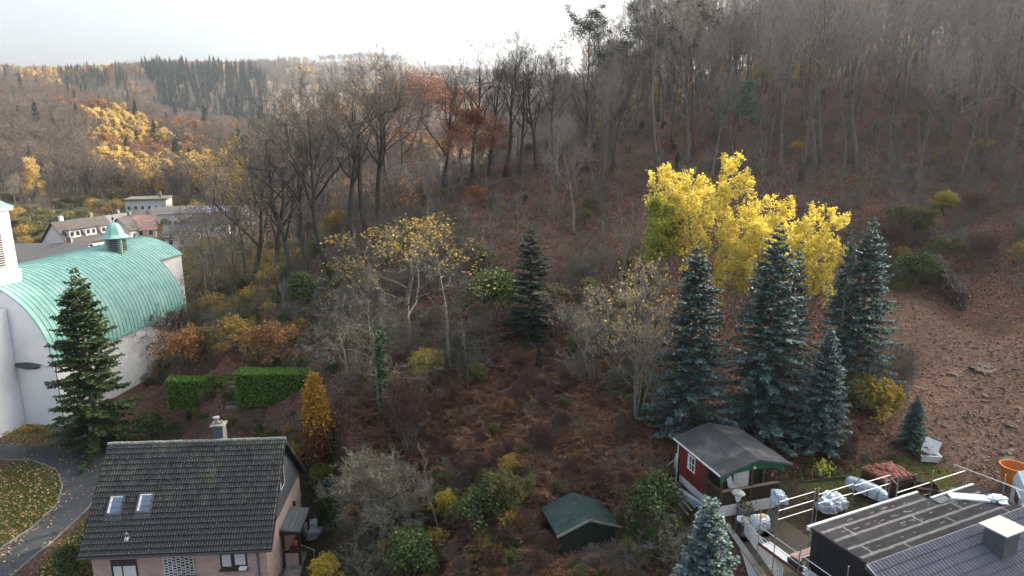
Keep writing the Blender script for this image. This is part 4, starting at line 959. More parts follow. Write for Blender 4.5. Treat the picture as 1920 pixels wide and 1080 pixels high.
far_house(267, 446, 0, R(25), 6.5, 6, 2.4, 3.2, CREAM, ROOFR, 'house with a pinkish red tiled roof behind bare trees', (3, 2), 0, 1)
far_house(284, 414, 0, R(16), 11.5, 10, 6.8, 1, M('factory_wall_pale', (.50, .50, .47), (.42, .42, .40), 1.5, .9), M('factory_roof_moss', (.17, .16, .10), (.12, .115, .09), 1, .9), 'pale flat roofed factory block with tall dark windows', (6, 4), 0, 1, 'factory', 'factory_building', True, [1.6, 4.6])
far_house(335, 424, 0, R(28), 13, 8, 4.2, 1.6, WHITE2, ROOFG, 'bright white hall with a row of narrow windows beside the factory', (8, 2), 0, 0, 'hall', 'white_hall')
far_house(430, 416, 0, R(5), 14, 8, 3.6, 1.3, WHITE2, M('far_roof_blue_grey', (.38, .42, .48), (.33, .37, .43), 2, .5), 'pale blue roofed hall seen through the bare trees', (6, 1), 0, 0, 'hall', 'storage_hall')
far_house(590, 402, 0, R(-10), 10, 7, 3.6, 2.2, WHITE2, ROOFG, 'white house glimpsed between the trunks of the left ridge', (5, 1), 0, 1)
far_house(400, 440, 0, R(20), 8, 6, 3, 2.5, WHITE2, ROOFD, 'white house half hidden by trees below the pale blue hall', (3, 1), 0, 1)
far_house(345, 462, 0, R(20), 7, 6, 2.8, 2.2, WHITE2, ROOFG, 'white house half hidden by trees right of the church roof end', (3, 1), 0, 1)

# ================================================================ YARD ON THE RIGHT
RED = M('boards_red', (.185, .022, .020), (.115, .014, .013), 2.5, .75, rnd=.18, stain=(.09, .02, .018))
GREEN = M('paint_green', (.028, .155, .075), (.022, .12, .058), 3, .6)
GREEND = M('wall_dark_green', (.022, .045, .03), (.014, .028, .02), 5, .85, rnd=.15)
FELT = M('roof_felt_dark', (.052, .056, .060), (.034, .037, .040), 1.6, .85, bmp=.2, stain=(.105, .11, .112), sscale=.55)
FELTG = M('roof_felt_green', (.030, .058, .052), (.022, .043, .038), 2, .8, bmp=.2, stain=(.06, .09, .08), sscale=.8)
WOODP = M('wood_pale_grey', (.30, .26, .215), (.20, .175, .145), 6, .85, rnd=.15)
WOODB = M('wood_brown', (.10, .058, .036), (.06, .036, .024), 6, .8, rnd=.15)
SHEET = M('flat_roof_bitumen', (.046, .045, .048), (.034, .033, .036), 2.2, .95, spec=.08, bmp=.15, rnd=.12, stain=(.062, .06, .062), sscale=.9)
SEAM = M('flat_roof_seam_pale', (.20, .195, .19), (.12, .118, .118), 5, .85)
ALU = M('aluminium_planks', (.50, .54, .57), (.38, .41, .44), 5, .45, .5, rnd=.12)
PLANKW = M('scaffold_plank_wood', (.44, .30, .235), (.33, .235, .19), 5, .8, rnd=.15)
TOE = M('toe_board_red_brown', (.17, .065, .06), (.12, .05, .047), 4, .7)
METR = M('metal_roof_anthracite', (.125, .125, .15), (.095, .096, .118), 2, .38, .45, spec=.5)
FOIL = M('plastic_sheet_blue_white', (.40, .48, .56), (.56, .62, .68), 5, .3, spec=.7, lo=.4, hi=.6, bmp=.8)
TARPG = M('tarpaulin_grey', (.17, .19, .22), (.30, .33, .37), 4, .35, spec=.6, bmp=.8)
CLAY = M('clay_tile_red', (.25, .085, .062), (.16, .055, .042), 6, .85, rnd=.35)
ORANGE = M('plastic_orange', (.62, .20, .035), (.55, .165, .03), 2, .5, spec=.4)
MOSS = M('moss_stone', (.075, .08, .045), (.05, .05, .035), 5, .95, bmp=.5)

def blob(name, m, par, dims, seed, loc=(0, 0, 0), amp=.22, sub=4):
    """crumpled sheet thrown over a heap"""
    bm = bmesh.new(); bmesh.ops.create_icosphere(bm, subdivisions=sub, radius=1); r = np.random.default_rng(seed); K = r.normal(size=(9, 3)) * 2.6; ph = r.uniform(0, 6, 9)
    for v in bm.verts:
        c = np.array(v.co); n_ = sum(math.sin(K[i] @ c + ph[i]) for i in range(9)) / 4; n_ += .45 * abs(math.sin(K[0] @ c * 2.3 + ph[1] + 2 * math.sin(K[1] @ c * 1.7))) + .3 * abs(math.sin(K[3] @ c * 3.6 + ph[2])) - .4; s = 1 + amp * n_ + amp * r.normal() * .22
        q = [math.copysign(abs(c[i]) ** .65, c[i]) * s for i in range(3)]
        v.co = (q[0] * dims[0], q[1] * dims[1], max(q[2], -.55) * dims[2])
    me = bpy.data.meshes.new(name); bm.to_mesh(me); bm.free()
    return link(name, me, m, par, loc=loc)

# ---- red cabin with the porch
KF = Frame(11.42, 34.0, 0, R(17.0)); KZ, KE, KR, KW, KD = 6.45, 8.62, 9.25, 4.62, 5.0
cab = thing('garden_cabin', 'red board cabin with green gable, dark felt roof and open porch', 'cabin', (KF.o[0], KF.o[1], 0), KF.yaw)
ax0, ax1, ay0, aym, ay1 = .32, KW - .32, .38, 1.95, KD - .3
link('base', MB().box(ax0, ax1, ay0, ay1, 4.2, KZ - .003), WHITE2, cab)
link('floor', MB().box(ax0 + .06, ax1 - .06, ay0 + .06, aym, KZ, KZ + .06), WOODB, cab)
link('room_wall', MB().box(ax0 + .03, ax1 - .03, aym, ay1 - .03, KZ, KE), GREEND, cab)
nb_ = 11; bw = (ay1 - aym) / nb_
bd = MB().box(-.03, .026, .004, bw - .004, 0, 1).mesh('board'); bd.materials.append(RED)
for i in range(nb_):
    o = link('board', bd, None, cab, loc=(ax0 - random.uniform(0, .012), aym + i * bw, KZ - .12)); o.scale = (1, 1, KE - KZ + .13)
nb2 = 15; bw2 = (ax1 - ax0) / nb2; bd2 = MB().box(.004, bw2 - .004, -.024, .03, 0, 1).mesh('board'); bd2.materials.append(RED)
for i in range(nb2): o = link('board', bd2, None, cab, loc=(ax0 + i * bw2, ay1 + .005, KZ - .12)); o.scale = (1, 1, KE - KZ + .12)
rb = MB(); e_ = .1
for (xa, xb) in ((-.02, KW / 2), (KW + .02, KW / 2)): rb.prism([(xa, 0, KE), (xb, 0, KR), (xb, 0, KR - .1), (xa, 0, KE - .1)], (0, KD, 0))
kroof = link('roof', rb, FELT, cab)
fw = (KD) / 5
for i in range(5):   # felt lengths on each slope
    for sgn, (xa, xb) in ((0, (-.04, KW / 2 - .02)), (1, (KW + .04, KW / 2 + .02))):
        zz = .012 + .008 * (i % 2); mb = MB().prism([(xa, i * fw - .02, KE + zz), (xb, i * fw - .02, KR + zz), (xb, i * fw - .02, KR + zz - .008), (xa, i * fw - .02, KE + zz - .008)], (0, fw + .04, 0)); link('felt_strip', mb, FELT, kroof)
pb_ = MB()
for y in (-.03, KD + .005): pb_ = MB().bar((-.05, y, KE - .02), (KW / 2, y, KR - .02), .03, .13, up=(0, 0, 1)); link('verge_trim', pb_, ZINC, cab); link('verge_trim', MB().bar((KW + .05, y, KE - .02), (KW / 2 + .01, y, KR - .02), .03, .13), ZINC, cab)
link('eave_trim', MB().bar((-.06, 0, KE - .04), (-.06, KD, KE - .04), .03, .1), FRAMEW, cab)
# porch: green shaped gable board, posts, parapet
gy_ = ay0 - .06; cxk = (ax0 + ax1) / 2
top = [(ax0 - .1, gy_, KE - .12), (cxk, gy_, KR - .16), (ax1 + .1, gy_, KE - .12)]
bot = [(ax1 + .1, gy_, KE - .55), (ax1 - .12, gy_, KE - .5), (ax1 - .55, gy_, KE - .22), (cxk, gy_, KE - .12), (ax0 + .55, gy_, KE - .22), (ax0 + .12, gy_, KE - .62), (ax0 - .1, gy_, KE - .72)]
link('gable_board', MB().prism(top + bot, (0, .05, 0)), GREEN, cab)
for xx in (ax0 + .07, cxk, ax1 - .07): boxo('post', xx - .07, xx + .07, ay0, ay0 + .14, KZ, KE - .05 + (.3 if xx == cxk else 0), WOODB, cab)
boxo('post', ax0, ax0 + .14, aym - .14, aym, KZ, KE - .03, WOODB, cab); boxo('post', ax1 - .14, ax1, aym - .14, aym, KZ, KE - .03, WOODB, cab)
link('rail', MB().box(ax0 + .08, ax1 - .08, ay0 - .03, ay0 + .13, KZ + .90, KZ + .97), WOODP, cab); link('rail', MB().box(ax0 - .02, ax0 + .1, ay0 + .16, aym - .15, KZ + .90, KZ + .99), WOODB, cab)
bme = MB().box(-.055, .055, -.012, .012, 0, .86).mesh('baluster'); bme.materials.append(DARKWOOD)
for i in range(30): link('baluster', bme, None, cab, loc=(ax0 + .2 + i * (ax1 - ax0 - .4) / 29, ay0 + .05, KZ + .03))
for i in range(11): link('baluster', bme, None, cab, loc=(ax0 + .05, ay0 + .22 + i * .125, KZ + .03), rot=(0, 0, pi / 2))
# window with white frame and shutters on the red side
wy0, wy1 = 2.95, 3.75
wf = MB().box(ax0 - .08, ax0 - .045, wy0, wy1, KZ + .72, KZ + .80).box(ax0 - .08, ax0 - .045, wy0, wy1, KZ + 1.62, KZ + 1.70)
for y in (wy0, wy0 + .32, wy0 + .58, wy1 - .15): wf.box(ax0 - .078, ax0 - .044, y, y + (.08 if y < wy1 - .2 else .15), KZ + .80, KZ + 1.62)
wf.box(ax0 - .076, ax0 - .046, wy0 + .09, wy1 - .16, KZ + 1.18, KZ + 1.23)
wo_ = link('window', wf, FRAMEW, cab); link('pane', MB().box(ax0 - .06, ax0 - .045, wy0 + .05, wy1 - .05, KZ + .78, KZ + 1.64), BLACKW, wo_)
dx = cxk + .1; dr = link('door', MB().box(dx, dx + .85, aym - .05, aym - .003, KZ + .06, KZ + 2.0), FRAMEW, cab)
link('pane', MB().box(dx + .2, dx + .66, aym - .06, aym - .052, KZ + 1.0, KZ + 1.72), BLACKW, dr); link('frame', MB().box(dx - .2, dx - .02, aym - .05, aym - .004, KZ + .06, KZ + 2.05), FRAMEW, dr)
link('curtain', MB().box(dx + .22, dx + .64, aym - .068, aym - .062, KZ + 1.0, KZ + 1.2), FRAMEW, dr)
link('dark_window', MB().box(ax0 + .3, ax0 + 1.3, aym - .03, aym - .004, KZ + .9, KZ + 1.75), BLACKW, cab)
link('gable_lamp', MB().lathe([(.02, 0), (.07, .02), (.07, .12), (.02, .16)], 8, (cxk, gy_ - .08, KE - .06)), FRAMEW, cab)
link('downpipe', MB().tube([(ax0 - .2, ay1 - .05, KE - .1), (ax0 - .2, ay1, KZ - .7)], [.04, .04], 8), FRAMEW, cab)
def wp(F, x, y, z=0): return tuple(F.wld((x, y, z)))
ch_ = thing('chair', 'white garden chair on the cabin porch', 'chair', wp(KF, cxk - .45, 1.25, KZ + .06), KF.yaw + .5)
link('seat', MB().box(-.25, .25, -.25, .25, .40, .45), FRAMEW, ch_); link('backrest', MB().bar((0, .27, .46), (0, .40, .98), .5, .04), FRAMEW, ch_)
for a in (-1, 1):
    for b in (-1, 1): link('leg', MB().box(a * .22 - .02, a * .22 + .02, b * .22 - .02, b * .22 + .02, 0, .398), FRAMEW, ch_)
tag(link('flower_crate', MB().box(-.3, .3, -.2, .2, 0, .28).box(-.26, -.1, -.1, .1, .281, .36).box(0, .2, -.12, .06, .281, .4), CLAY, None, loc=wp(KF, cxk - .55, .75, KZ + .06), rot=(0, 0, .4)), 'reddish crate of odds and ends on the cabin porch', 'crate')
lamp = thing('garden_lamp', 'old white conical street lamp on a pole in front of the cabin', 'lamp', tuple(atZ(1378, 1003, 5.85)), 0)
link('pole', MB().tube([(0, 0, 0), (0, 0, 2.0)], [.045, .035], 8), ZINC, lamp); link('shade', MB().lathe([(.08, 1.98), (.21, 2.42), (.05, 2.45)], 14), FRAMEW, lamp); link('hat', MB().lathe([(.30, 2.43), (.36, 2.47), (.28, 2.55), (.05, 2.6)], 14), M('lamp_hat', (.25, .28, .26), None, 4, .6), lamp)

# ---- small green shed in the bracken
SF = Frame(2.57, 34.18, 0, R(15.3)); SW, SD, SE, SR = 3.78, 3.05, 4.8, 5.55
shed = thing('garden_shed', 'small dark green shed with a green felt saddle roof in the bracken', 'shed', (2.57, 34.18, 0), SF.yaw)
nS = 14
for (n_, x, y, dx_, dy_, cnt) in (('f', .25, .2, 1, 0, nS), ('l', .25, .2, 0, 1, 11), ('r', SW - .25, .2, 0, 1, 11)):
    L = (SW - .5) / nS if dx_ else (SD - .4) / 11
    me = (MB().box(.003, L - .003, 0, .03, 0, 1) if dx_ else MB().box(-.015, .015, .003, L - .003, 0, 1)).mesh('board'); me.materials.append(GREEND)
    for i in range(cnt):
        xx = x + i * L * dx_; z_t = (SE - .08 + (SR - SE) * (1 - abs((xx + L / 2) - SW / 2) / (SW / 2))) if dx_ else SE - .02
        o = link('board', me, None, shed, loc=(xx, y + i * L * dy_, 2.2)); o.scale = (1, 1, z_t - 2.2 - .06)
link('back_wall', MB().box(.25, SW - .25, SD - .2, SD - .17, 2.2, SE), GREEND, shed)
rs_ = MB()
for (xa, xb) in ((0, SW / 2), (SW, SW / 2)): rs_.prism([(xa, 0, SE), (xb, 0, SR), (xb, 0, SR - .07), (xa, 0, SE - .07)], (0, SD, 0))
sr = link('roof', rs_, FELTG, shed)
for i in range(4):
    for (xa, xb) in ((-.03, SW / 2 - .01), (SW + .03, SW / 2 + .01)):
        zz = .012 + .007 * (i % 2); link('felt_strip', MB().prism([(xa, i * SD / 4 - .02, SE + zz), (xb, i * SD / 4 - .02, SR + zz), (xb, i * SD / 4 - .02, SR + zz - .008), (xa, i * SD / 4 - .02, SE + zz - .008)], (0, SD / 4 + .04, 0)), FELTG, sr)
for (xa, xb) in ((-.06, SW / 2), (SW + .06, SW / 2 + .01)): link('verge_board', MB().bar((xa, -.03, SE - .03), (xb, -.03, SR - .03), .04, .13), WOODP, shed)

# ---- terrace, retaining wall
TZ = 5.9
tp = [atZ(1366, 985, TZ), atZ(1440, 1090, TZ)]
t0, t1 = tp[0][:2], tp[1][:2]; td = (t1 - t0) / np.linalg.norm(t1 - t0); tn = np.array([-td[1], td[0]])
if tn[0] < 0: tn = -tn
ter = MB(); tq = [t0, t0 + td * 8.5, t0 + td * 8.5 + tn * 6, t0 + tn * 2.3 + np.array([.6, 1.2])]
ter.prism([(q[0], q[1], TZ) for q in tq][::-1], (0, 0, -.2)); link('terrace', ter, M('terrace_paving_dark', (.060, .050, .040), (.038, .034, .027), 3, .9, bmp=.3, stain=(.05, .055, .025)), kind='structure')
rw = MB().prism([(q[0], q[1], TZ + .02) for q in (t0, t0 + td * 8.5, t0 + td * 8.5 - tn * .22, t0 - tn * .22)], (0, 0, -4)); rwo = thing('retaining_wall', 'white rendered retaining wall below the terrace edge', 'wall', (0, 0, 0)); link('wall', rw, WHITE2, rwo)
link('coping', MB().prism([(q[0], q[1], TZ + .09) for q in (t0 - td * .1 + tn * .05, t0 + td * 8.5 + tn * .05, t0 + td * 8.5 - tn * .28, t0 - td * .1 - tn * .28)], (0, 0, -.066)), CONC, rwo)
lf = thing('lattice_fence', 'white lattice screen standing along the terrace edge below the scaffold', 'fence', (0, 0, 0))
a_ = t0 + td * .9 + tn * .5; Lf = 4.2
for i in range(27):
    q = a_ + td * Lf * i / 26; o = link('slat', MB().bar((q[0], q[1], TZ), (q[0], q[1], TZ + .95), .05, .02), FRAMEW, lf)
for j in range(6):
    z = TZ + .1 + j * .16; b_ = a_ + td * Lf; link('slat', MB().bar((a_[0] + tn[0] * .02, a_[1] + tn[1] * .02, z), (b_[0] + tn[0] * .02, b_[1] + tn[1] * .02, z), .02, .04), FRAMEW, lf)

# ---- flat roofed extension and anthracite metal roof
BZ = 8.9
bA = atZ(1520, 989, BZ); BF = Frame(bA[0], bA[1], 0, R(24.5)); BL_, BN = 7.5, 10.9
ext = thing('flat_roof_extension', 'black clad extension with a bitumen flat roof and pale seams', 'building', (bA[0], bA[1], 0), BF.yaw)
link('wall', MB().box(.06, BL_ - .02, -3.1, -.08, 3.5, BZ - .12).box(BL_ - .02, BN - .1, -3.1, -.8, 3.5, BZ - .12), BLACKW, ext)
link('roof_deck', MB().box(0, BL_, -3.25, 0, BZ - .118, BZ).box(BL_ + .001, BN, -3.25, -.68, BZ - .118, BZ), SHEET, ext)
for i in range(7): link('cladding_board', MB().box(.02, .058, -3.1 + i * .43, -2.68 + i * .43, BZ - 2.6, BZ - .13), BLACKW, ext)
ys_ = [0, -.55, -1.25, -1.95, -2.62, -3.2]
for i in range(5):
    ya, yb = ys_[i], ys_[i + 1]; cuts = [0] + [[2.2, 6.0], [1.4, 5.2], [3.4, 8.1], [.9, 6.6], [2.8, 7.4]][i] + [BN]
    for a, b in zip(cuts[:-1], cuts[1:]):
        y_ = min(ya, -.68) if a >= BL_ else ya
        if y_ - yb < .1: continue
        b2 = min(b, BL_) if (i == 0) else b
        if b2 - a < .1: continue
        link('felt_sheet', MB().box(a + .012, b2 - .012, yb + .012, y_ - .012, BZ + .003, BZ + .008 + .003 * ((i + int(a)) % 2)), SHEET, ext)
def wavy_strip(xa, xb, y, w):
    n_ = 40; V = []
    for i in range(n_ + 1): x = xa + (xb - xa) * i / n_; V += [(x, y - w * random.uniform(.35, .62), BZ + .015), (x, y + w * random.uniform(.35, .62), BZ + .015), (x, y - w * .4, BZ + .004), (x, y + w * .4, BZ + .004)]
    return MB().add(V, [(4 * i, 4 * i + 4, 4 * i + 5, 4 * i + 1) for i in range(n_)] + [(4 * i + 2, 4 * i + 6, 4 * i + 4, 4 * i) for i in range(n_)] + [(4 * i + 1, 4 * i + 5, 4 * i + 7, 4 * i + 3) for i in range(n_)])
for (xa, xb, y) in ((.1, 7.3, -.55), (.1, 10.5, -1.25), (.1, 10.0, -1.95), (.1, 10.6, -2.62)): link('seam', wavy_strip(xa, xb, y, .15), SEAM, ext)
for (x, ya, yb) in ((1.4, -.62, -1.18), (5.2, -1.32, -1.88), (8.1, -1.32, -1.88), (.9, -2.0, -2.55), (6.6, -2.02, -2.55), (9.9, -2.69, -3.2), (2.8, -2.69, -3.2)): link('seam', MB().box(x - .06, x + .06, yb, ya, BZ + .0125, BZ + .0135), SEAM, ext)
stn = MB()
for i in range(60):
    x, y = random.uniform(.3, 9.6), random.choice([-.3, -.4, -.25, -.9, -1.0, -1.5, -1.7, -2.3]) + random.uniform(-.06, .06); l = random.uniform(.08, .4); V = []; n_ = 5
    for k_ in range(n_ + 1): V += [(x + l * k_ / n_, y - random.uniform(.005, .05), BZ + .0125), (x + l * k_ / n_, y + random.uniform(.005, .05), BZ + .0125)]
    stn.add(V, [(2 * k_, 2 * k_ + 2, 2 * k_ + 3, 2 * k_ + 1) for k_ in range(n_)])
o = link('bitumen_patch', stn, SEAM, ext); o['kind'] = 'stuff'
TRIMW = M('edge_trim_white', (.66, .68, .69), (.55, .57, .58), 5, .5)
for (xa, xb, y) in ((-.12, BL_ + .05, 0), (BL_ + .1, BN + .05, -.68)): link('edge_trim', MB().box(xa, xb, y + .002, y + .12, BZ - .16, BZ + .06), TRIMW, ext)
# metal tile roof: courses of rolled panels
main = thing('metal_tile_roof', 'anthracite metal tile roof in front of the flat roof', 'roof', (bA[0], bA[1], 0), BF.yaw)
mp = R(24); MY, MZ, MX0, MX1 = -3.25, BZ + .16, -.35, 12.6; crs = .42
npx = 62
for c_ in range(13):
    V = []; F = []
    for i in range(npx * 4 + 1):
        x = MX0 + (MX1 - MX0) * i / (npx * 4); h = (.0, .035, .06, .035)[i % 4]
        for (s, dz) in ((c_ * crs, .004), ((c_ + 1) * crs, .05), ((c_ + 1) * crs, -.03)):
            V.append((x, MY - s * cos(mp) + (h + dz) * -sin(mp) * 0, MZ - s * sin(mp) + (h + dz if dz > -.01 else -.02)))
    m_ = 3
    F = [(m_ * i + k_, m_ * i + k_ + 1, m_ * (i + 1) + k_ + 1, m_ * (i + 1) + k_) for i in range(npx * 4) for k_ in (0, 1)]
    link('tile_course', MB().add(V, F), METR, main)
link('gable_wall', MB().prism([(MX0 + .3, MY - .1, MZ - .15), (MX0 + .3, MY - 5.2, MZ - .15 - 5.2 * math.tan(mp)), (MX0 + .3, MY - 5.2, 3), (MX0 + .3, MY - .1, 3)], (MX1 - MX0 - .3, 0, 0)), ZINC, main)
link('verge_trim', MB().bar((MX0 - .02, MY + .02, MZ - .04), (MX0 - .02, MY - 5.3, MZ - .04 - 5.3 * math.tan(mp)), .06, .2), METR, main)
link('ridge_trim', MB().box(MX0, MX1, MY + .004, MY + .05, MZ - .2, MZ + .03), METR, main)
pvt = BF.onplane(1868, 1030, (0, sin(-mp), cos(mp)), (0, sin(-mp), cos(mp)) @ np.array([0, MY, MZ]) if False else (-sin(mp) * MY + cos(mp) * MZ))
shaft = thing('vent_shaft', 'grey metal vent shaft with a pale cover plate on the metal roof', 'vent', tuple(BF.wld(pvt)), BF.yaw)
link('shaft', MB().box(-.32, .75, -.45, .45, -.4, .95), ZINC, shaft); link('cover_plate', MB().box(-.55, 1.0, -.62, .62, 1.08, 1.13), M('plate_pale', (.55, .56, .50), (.48, .49, .44), 2, .6), shaft)
for a in (-.25, .68):
    for b in (-.38, .38): link('bracket', MB().box(a - .02, a + .02, b - .02, b + .02, .952, 1.078), STEEL, shaft)

# ---- scaffold
sca = thing('scaffold', 'galvanised scaffold with planks and guard rails around the flat roof', 'scaffold', (bA[0], bA[1], 0), BF.yaw)
SO, SI, WZ = -1.05, -.30, 7.05
def pole(x, y, za, zb): link('pole', MB().tube([(x, y, za), (x, y, zb)], [.026, .026], 7), STEEL, sca)
def rail(a, b, r=.022): link('rail', MB().tube([a, b], [r, r], 7), STEEL, sca)
yA = 2.05
for y in (yA, yA - 2.5, yA - 5.0, yA - 7.5): pole(SO, y, 3.2, 9.05 if y != yA - 2.5 else 8.5); 
for y in (yA, yA - 2.5, yA - 5): pole(SI, y, 4.4, WZ + .1)
for a, b in ((yA, yA - 2.5), (yA - 2.5, yA - 5), (yA - 5, yA - 7.5)):
    for z in (WZ + .5, WZ + 1.0): rail((SO, a, z), (SO, b, z))
    rail((SO, a, WZ - 2.0), (SO, b, WZ - 2.0)); rail((SI, a, WZ - .12), (SI, b, WZ - .12)); rail((SO, a, WZ - 3), (SO, b, WZ - .2), .018)
    for w_ in (0, 1): link('plank', MB().box(SO + .06 + w_ * .345, SO + .39 + w_ * .345, b + .03, a - .03, WZ - .06, WZ), ALU, sca)
    link('toe_board', MB().box(SO - .03, SO + .0, b + .02, a - .02, WZ + .0, WZ + .16), TOE, sca)
    for w_ in (0, 1): link('plank', MB().box(SO + .06 + w_ * .345, SO + .39 + w_ * .345, b + .03, a - .03, WZ - 2.06, WZ - 2.0), PLANKW if a < yA - 1 else ALU, sca)
YB = 1.0
for (u, v, zb) in ((1461, 936, 5.9), (1529, 916, 5.9), (1536, 915, 5.9), (1603, 899, 5.9), (1673, 875, 5.9)):
    q = BF.onplane(u, v, (0, 1, 0), YB); pole(q[0], YB, zb, q[2])
xsb = [BF.onplane(u, v, (0, 1, 0), YB) for (u, v) in ((1461, 936), (1529, 916), (1536, 915), (1603, 899), (1673, 875))]
for i in (0, 2, 3):
    for dz in ((.15, .62, 1.08) if i == 0 else (.35, .85)): rail((xsb[i][0], YB, xsb[i][2] - dz - .0), (xsb[i + 1][0], YB, xsb[i][2] - dz))
xa = xsb[0][0]; link('plank', MB().box(SI + .06, xsb[3][0], .18, .49, WZ - .06, WZ), PLANKW, sca); link('plank', MB().box(SI + .06, xsb[3][0], .51, .82, WZ - .06, WZ), PLANKW, sca); link('toe_board', MB().box(SI + .1, xsb[3][0], .145, .172, WZ, WZ + .2), ALU, sca)
qb = [BF.onplane(u, v, (0, 1, 0), .35) for (u, v) in ((1686, 889), (1751, 882), (1815, 862))]
for q in qb: pole(q[0], .35, 5.9, q[2])
rail((xsb[4][0], YB, BZ + .55), (qb[0][0], .35, BZ + .55)); rail((qb[0][0], .35, BZ + .1), (qb[1][0] - .2, .35, BZ + .1)); rail((qb[1][0], .35, qb[1][2] - .62), (qb[2][0], .35, qb[1][2] - .62))
q = BF.onplane(1886, 890, (1, 0, 0), BN + .9); pole(BN + .9, q[1], 6, q[2]); q2 = BF.onplane(1815, 862, (1, 0, 0), BN + .9)
rail((BN + .2, .6, BZ + .55), (BN + .9, -4.5, BZ + .55)); rail((BN + .9, q[1] + .2, BZ + .35), (BN + .9, -4.5, BZ + .35))
# small things on the scaffold and terrace
def thing_blob(name, label, cat, u, v, z, dims, m, seed, rz=0, amp=.22, part=None):
    p = atZ(u, v, z); o = thing(name, label, cat, (p[0], p[1], z), rz); blob(part or 'sheet', m, o, dims, seed, (0, 0, dims[2] * .55), amp); return o
c = thing_blob('covered_stack', 'building stack under crumpled white and blue foil beside the scaffold rail', 'covered stack', 1556, 953, TZ + .3, (.75, .5, .55), FOIL, 3, .5); link('pallet', MB().box(-.7, .7, -.5, .5, -.3, .02), DARKWOOD, c)
c = thing_blob('covered_grill', 'grill wrapped in pale blue plastic on thin legs at the porch corner', 'grill', 1459, 940, TZ + 1.0, (.36, .34, .36), FOIL, 5, .2, .3)
for (a, b) in ((-.25, -.2), (.25, -.2), (-.25, .2), (.25, .2)): link('leg', MB().bar((a, b, .2), (a * 1.5, b * 1.4, -.95), .03), STEEL, c)
tb = thing('folding_trestle', 'open steel frame trestle standing on the terrace', 'trestle', tuple(atZ(1451, 975, TZ)), .6)
for (A, B) in (((-.4, 0, 0), (-.4, 0, .8)), ((.4, 0, 0), (.4, 0, .8)), ((-.4, 0, .8), (.4, 0, .8)), ((-.4, 0, .1), (.4, 0, .1)), ((-.4, .4, 0), (-.4, .05, .8)), ((.4, .4, 0), (.4, .05, .8))): link('tube', MB().bar(A, B, .035), STEEL, tb)
c = thing_blob('rubble_bag', 'white bulging rubble bag beside the walkway end', 'bag', 1425, 988, WZ - .6, (.42, .36, .42), FOIL, 8, .2, .15)
link('yellow_strip', MB().box(-.25, .3, -.1, .1, .62, .66), M('foam_yellow', (.55, .36, .12), None, 3, .8), c)
w = thing('round_tub', 'pale mortar tub on the terrace beside the lamp', 'tub', tuple(atZ(1391, 982, TZ)), .3); link('tub', MB().lathe([(.22, 0), (.36, .3), (.34, .3), (.2, .04), (0, .04)], 14), FRAMEW, w)
w = thing('metal_disc', 'grey round metal disc leaning by the white tub', 'disc', tuple(atZ(1402, 975, TZ + .4)), 0); link('disc', MB().lathe([(.0, .05), (.33, .04), (.35, 0), (0, -.02)], 16), CONC, w)
pt_ = thing('planter', 'low grey planter with yellow green herbs at the cabin base', 'planter', tuple(atZ(1398, 962, TZ + .1)), KF.yaw); link('box', MB().box(-.4, .4, -.2, .2, 0, .3), CONC, pt_)
v_, f_ = leaf_arrays(rng.uniform([-.35, -.16, .3], [.35, .16, .5], (90, 3)), .12, rng); link('foliage', npmesh('foliage', v_, f_, 4), L_OLIVE, pt_)
tbx = thing('tool_bag', 'black tool bag on the aluminium walkway', 'bag', tuple(BF.wld((-.68, yA - 2.0, WZ))), BF.yaw); blob('bag', BLACKW, tbx, (.2, .42, .16), 4, (0, 0, .08)); link('handle', MB().tube([(0, -.2, .15), (0, -.1, .3), (0, .1, .3), (0, .2, .15)], [.015] * 4, 6), BLACKW, tbx)
tr_ = thing('tray_stack', 'pale plastic trays heaped at the far corner of the flat roof', 'trays', tuple(BF.wld((BN - 1.6, -1.4, BZ + .02))), BF.yaw - .6)
for i in range(7): link('tray', MB().box(-.9 + i * .26, -.66 + i * .26, -.3, .3, random.uniform(0, .03), .10), FRAMEW, tr_)
blob('foil', FOIL, tr_, (.34, .28, .12), 21, (1.25, .0, .08), .4)
for i in range(6): link('tray', MB().box(-.2, .2, -.14, .14, 0, .05, rot=Matrix.Rotation(random.uniform(-.4, .4), 3, 'Z'), c=(1.5 + random.uniform(-.3, .5), random.uniform(-.35, .35), .02 + .06 * i % .14)), FRAMEW, tr_)
gr = thing('roof_grate', 'small grey slatted panel lying on the flat roof', 'panel', tuple(BF.wld((7.9, -1.0, BZ + .02))), BF.yaw)
for i in range(7): link('slat', MB().box(-.45 + i * .13, -.36 + i * .13, -.22, .22, 0, .06), ZINC, gr)
# crate of red clay tiles
def place(u, v, z=None): p = hit(u, v) if z is None else atZ(u, v, z); return p
p = atZ(1664, 908, 6.3); cg = thing('tile_crate', 'large crate heaped with old red clay roof tiles', 'crate', (p[0], p[1], 6.0), R(20)); CW, CDp, CH = 1.15, .85, 1.15
for (a, b) in ((-CW, -CDp), (0, -CDp), (CW, -CDp), (-CW, CDp), (CW, CDp)): link('post', MB().box(a - .05, a + .05, b - .05, b + .05, 0, CH + .05), WOODP, cg)
for z in (.1, .42, .74): link('plank', MB().box(-CW, CW, -CDp - .075, -CDp - .052, z, z + .26), DARKWOOD, cg); link('plank', MB().box(-CW - .075, -CW - .052, -CDp, CDp, z, z + .26), DARKWOOD, cg); link('plank', MB().box(CW + .052, CW + .075, -CDp, CDp, z, z + .26), DARKWOOD, cg)
link('fill', MB().box(-CW + .06, CW - .06, -CDp + .06, CDp - .06, .05, CH - .25), CLAY, cg)
tlm = MB(); V = [(x, y, .035 * math.cos(pi * x / .26) + z) for z in (0, .016) for y in (0, .40) for x in (-.13, -.065, 0, .065, .13)]
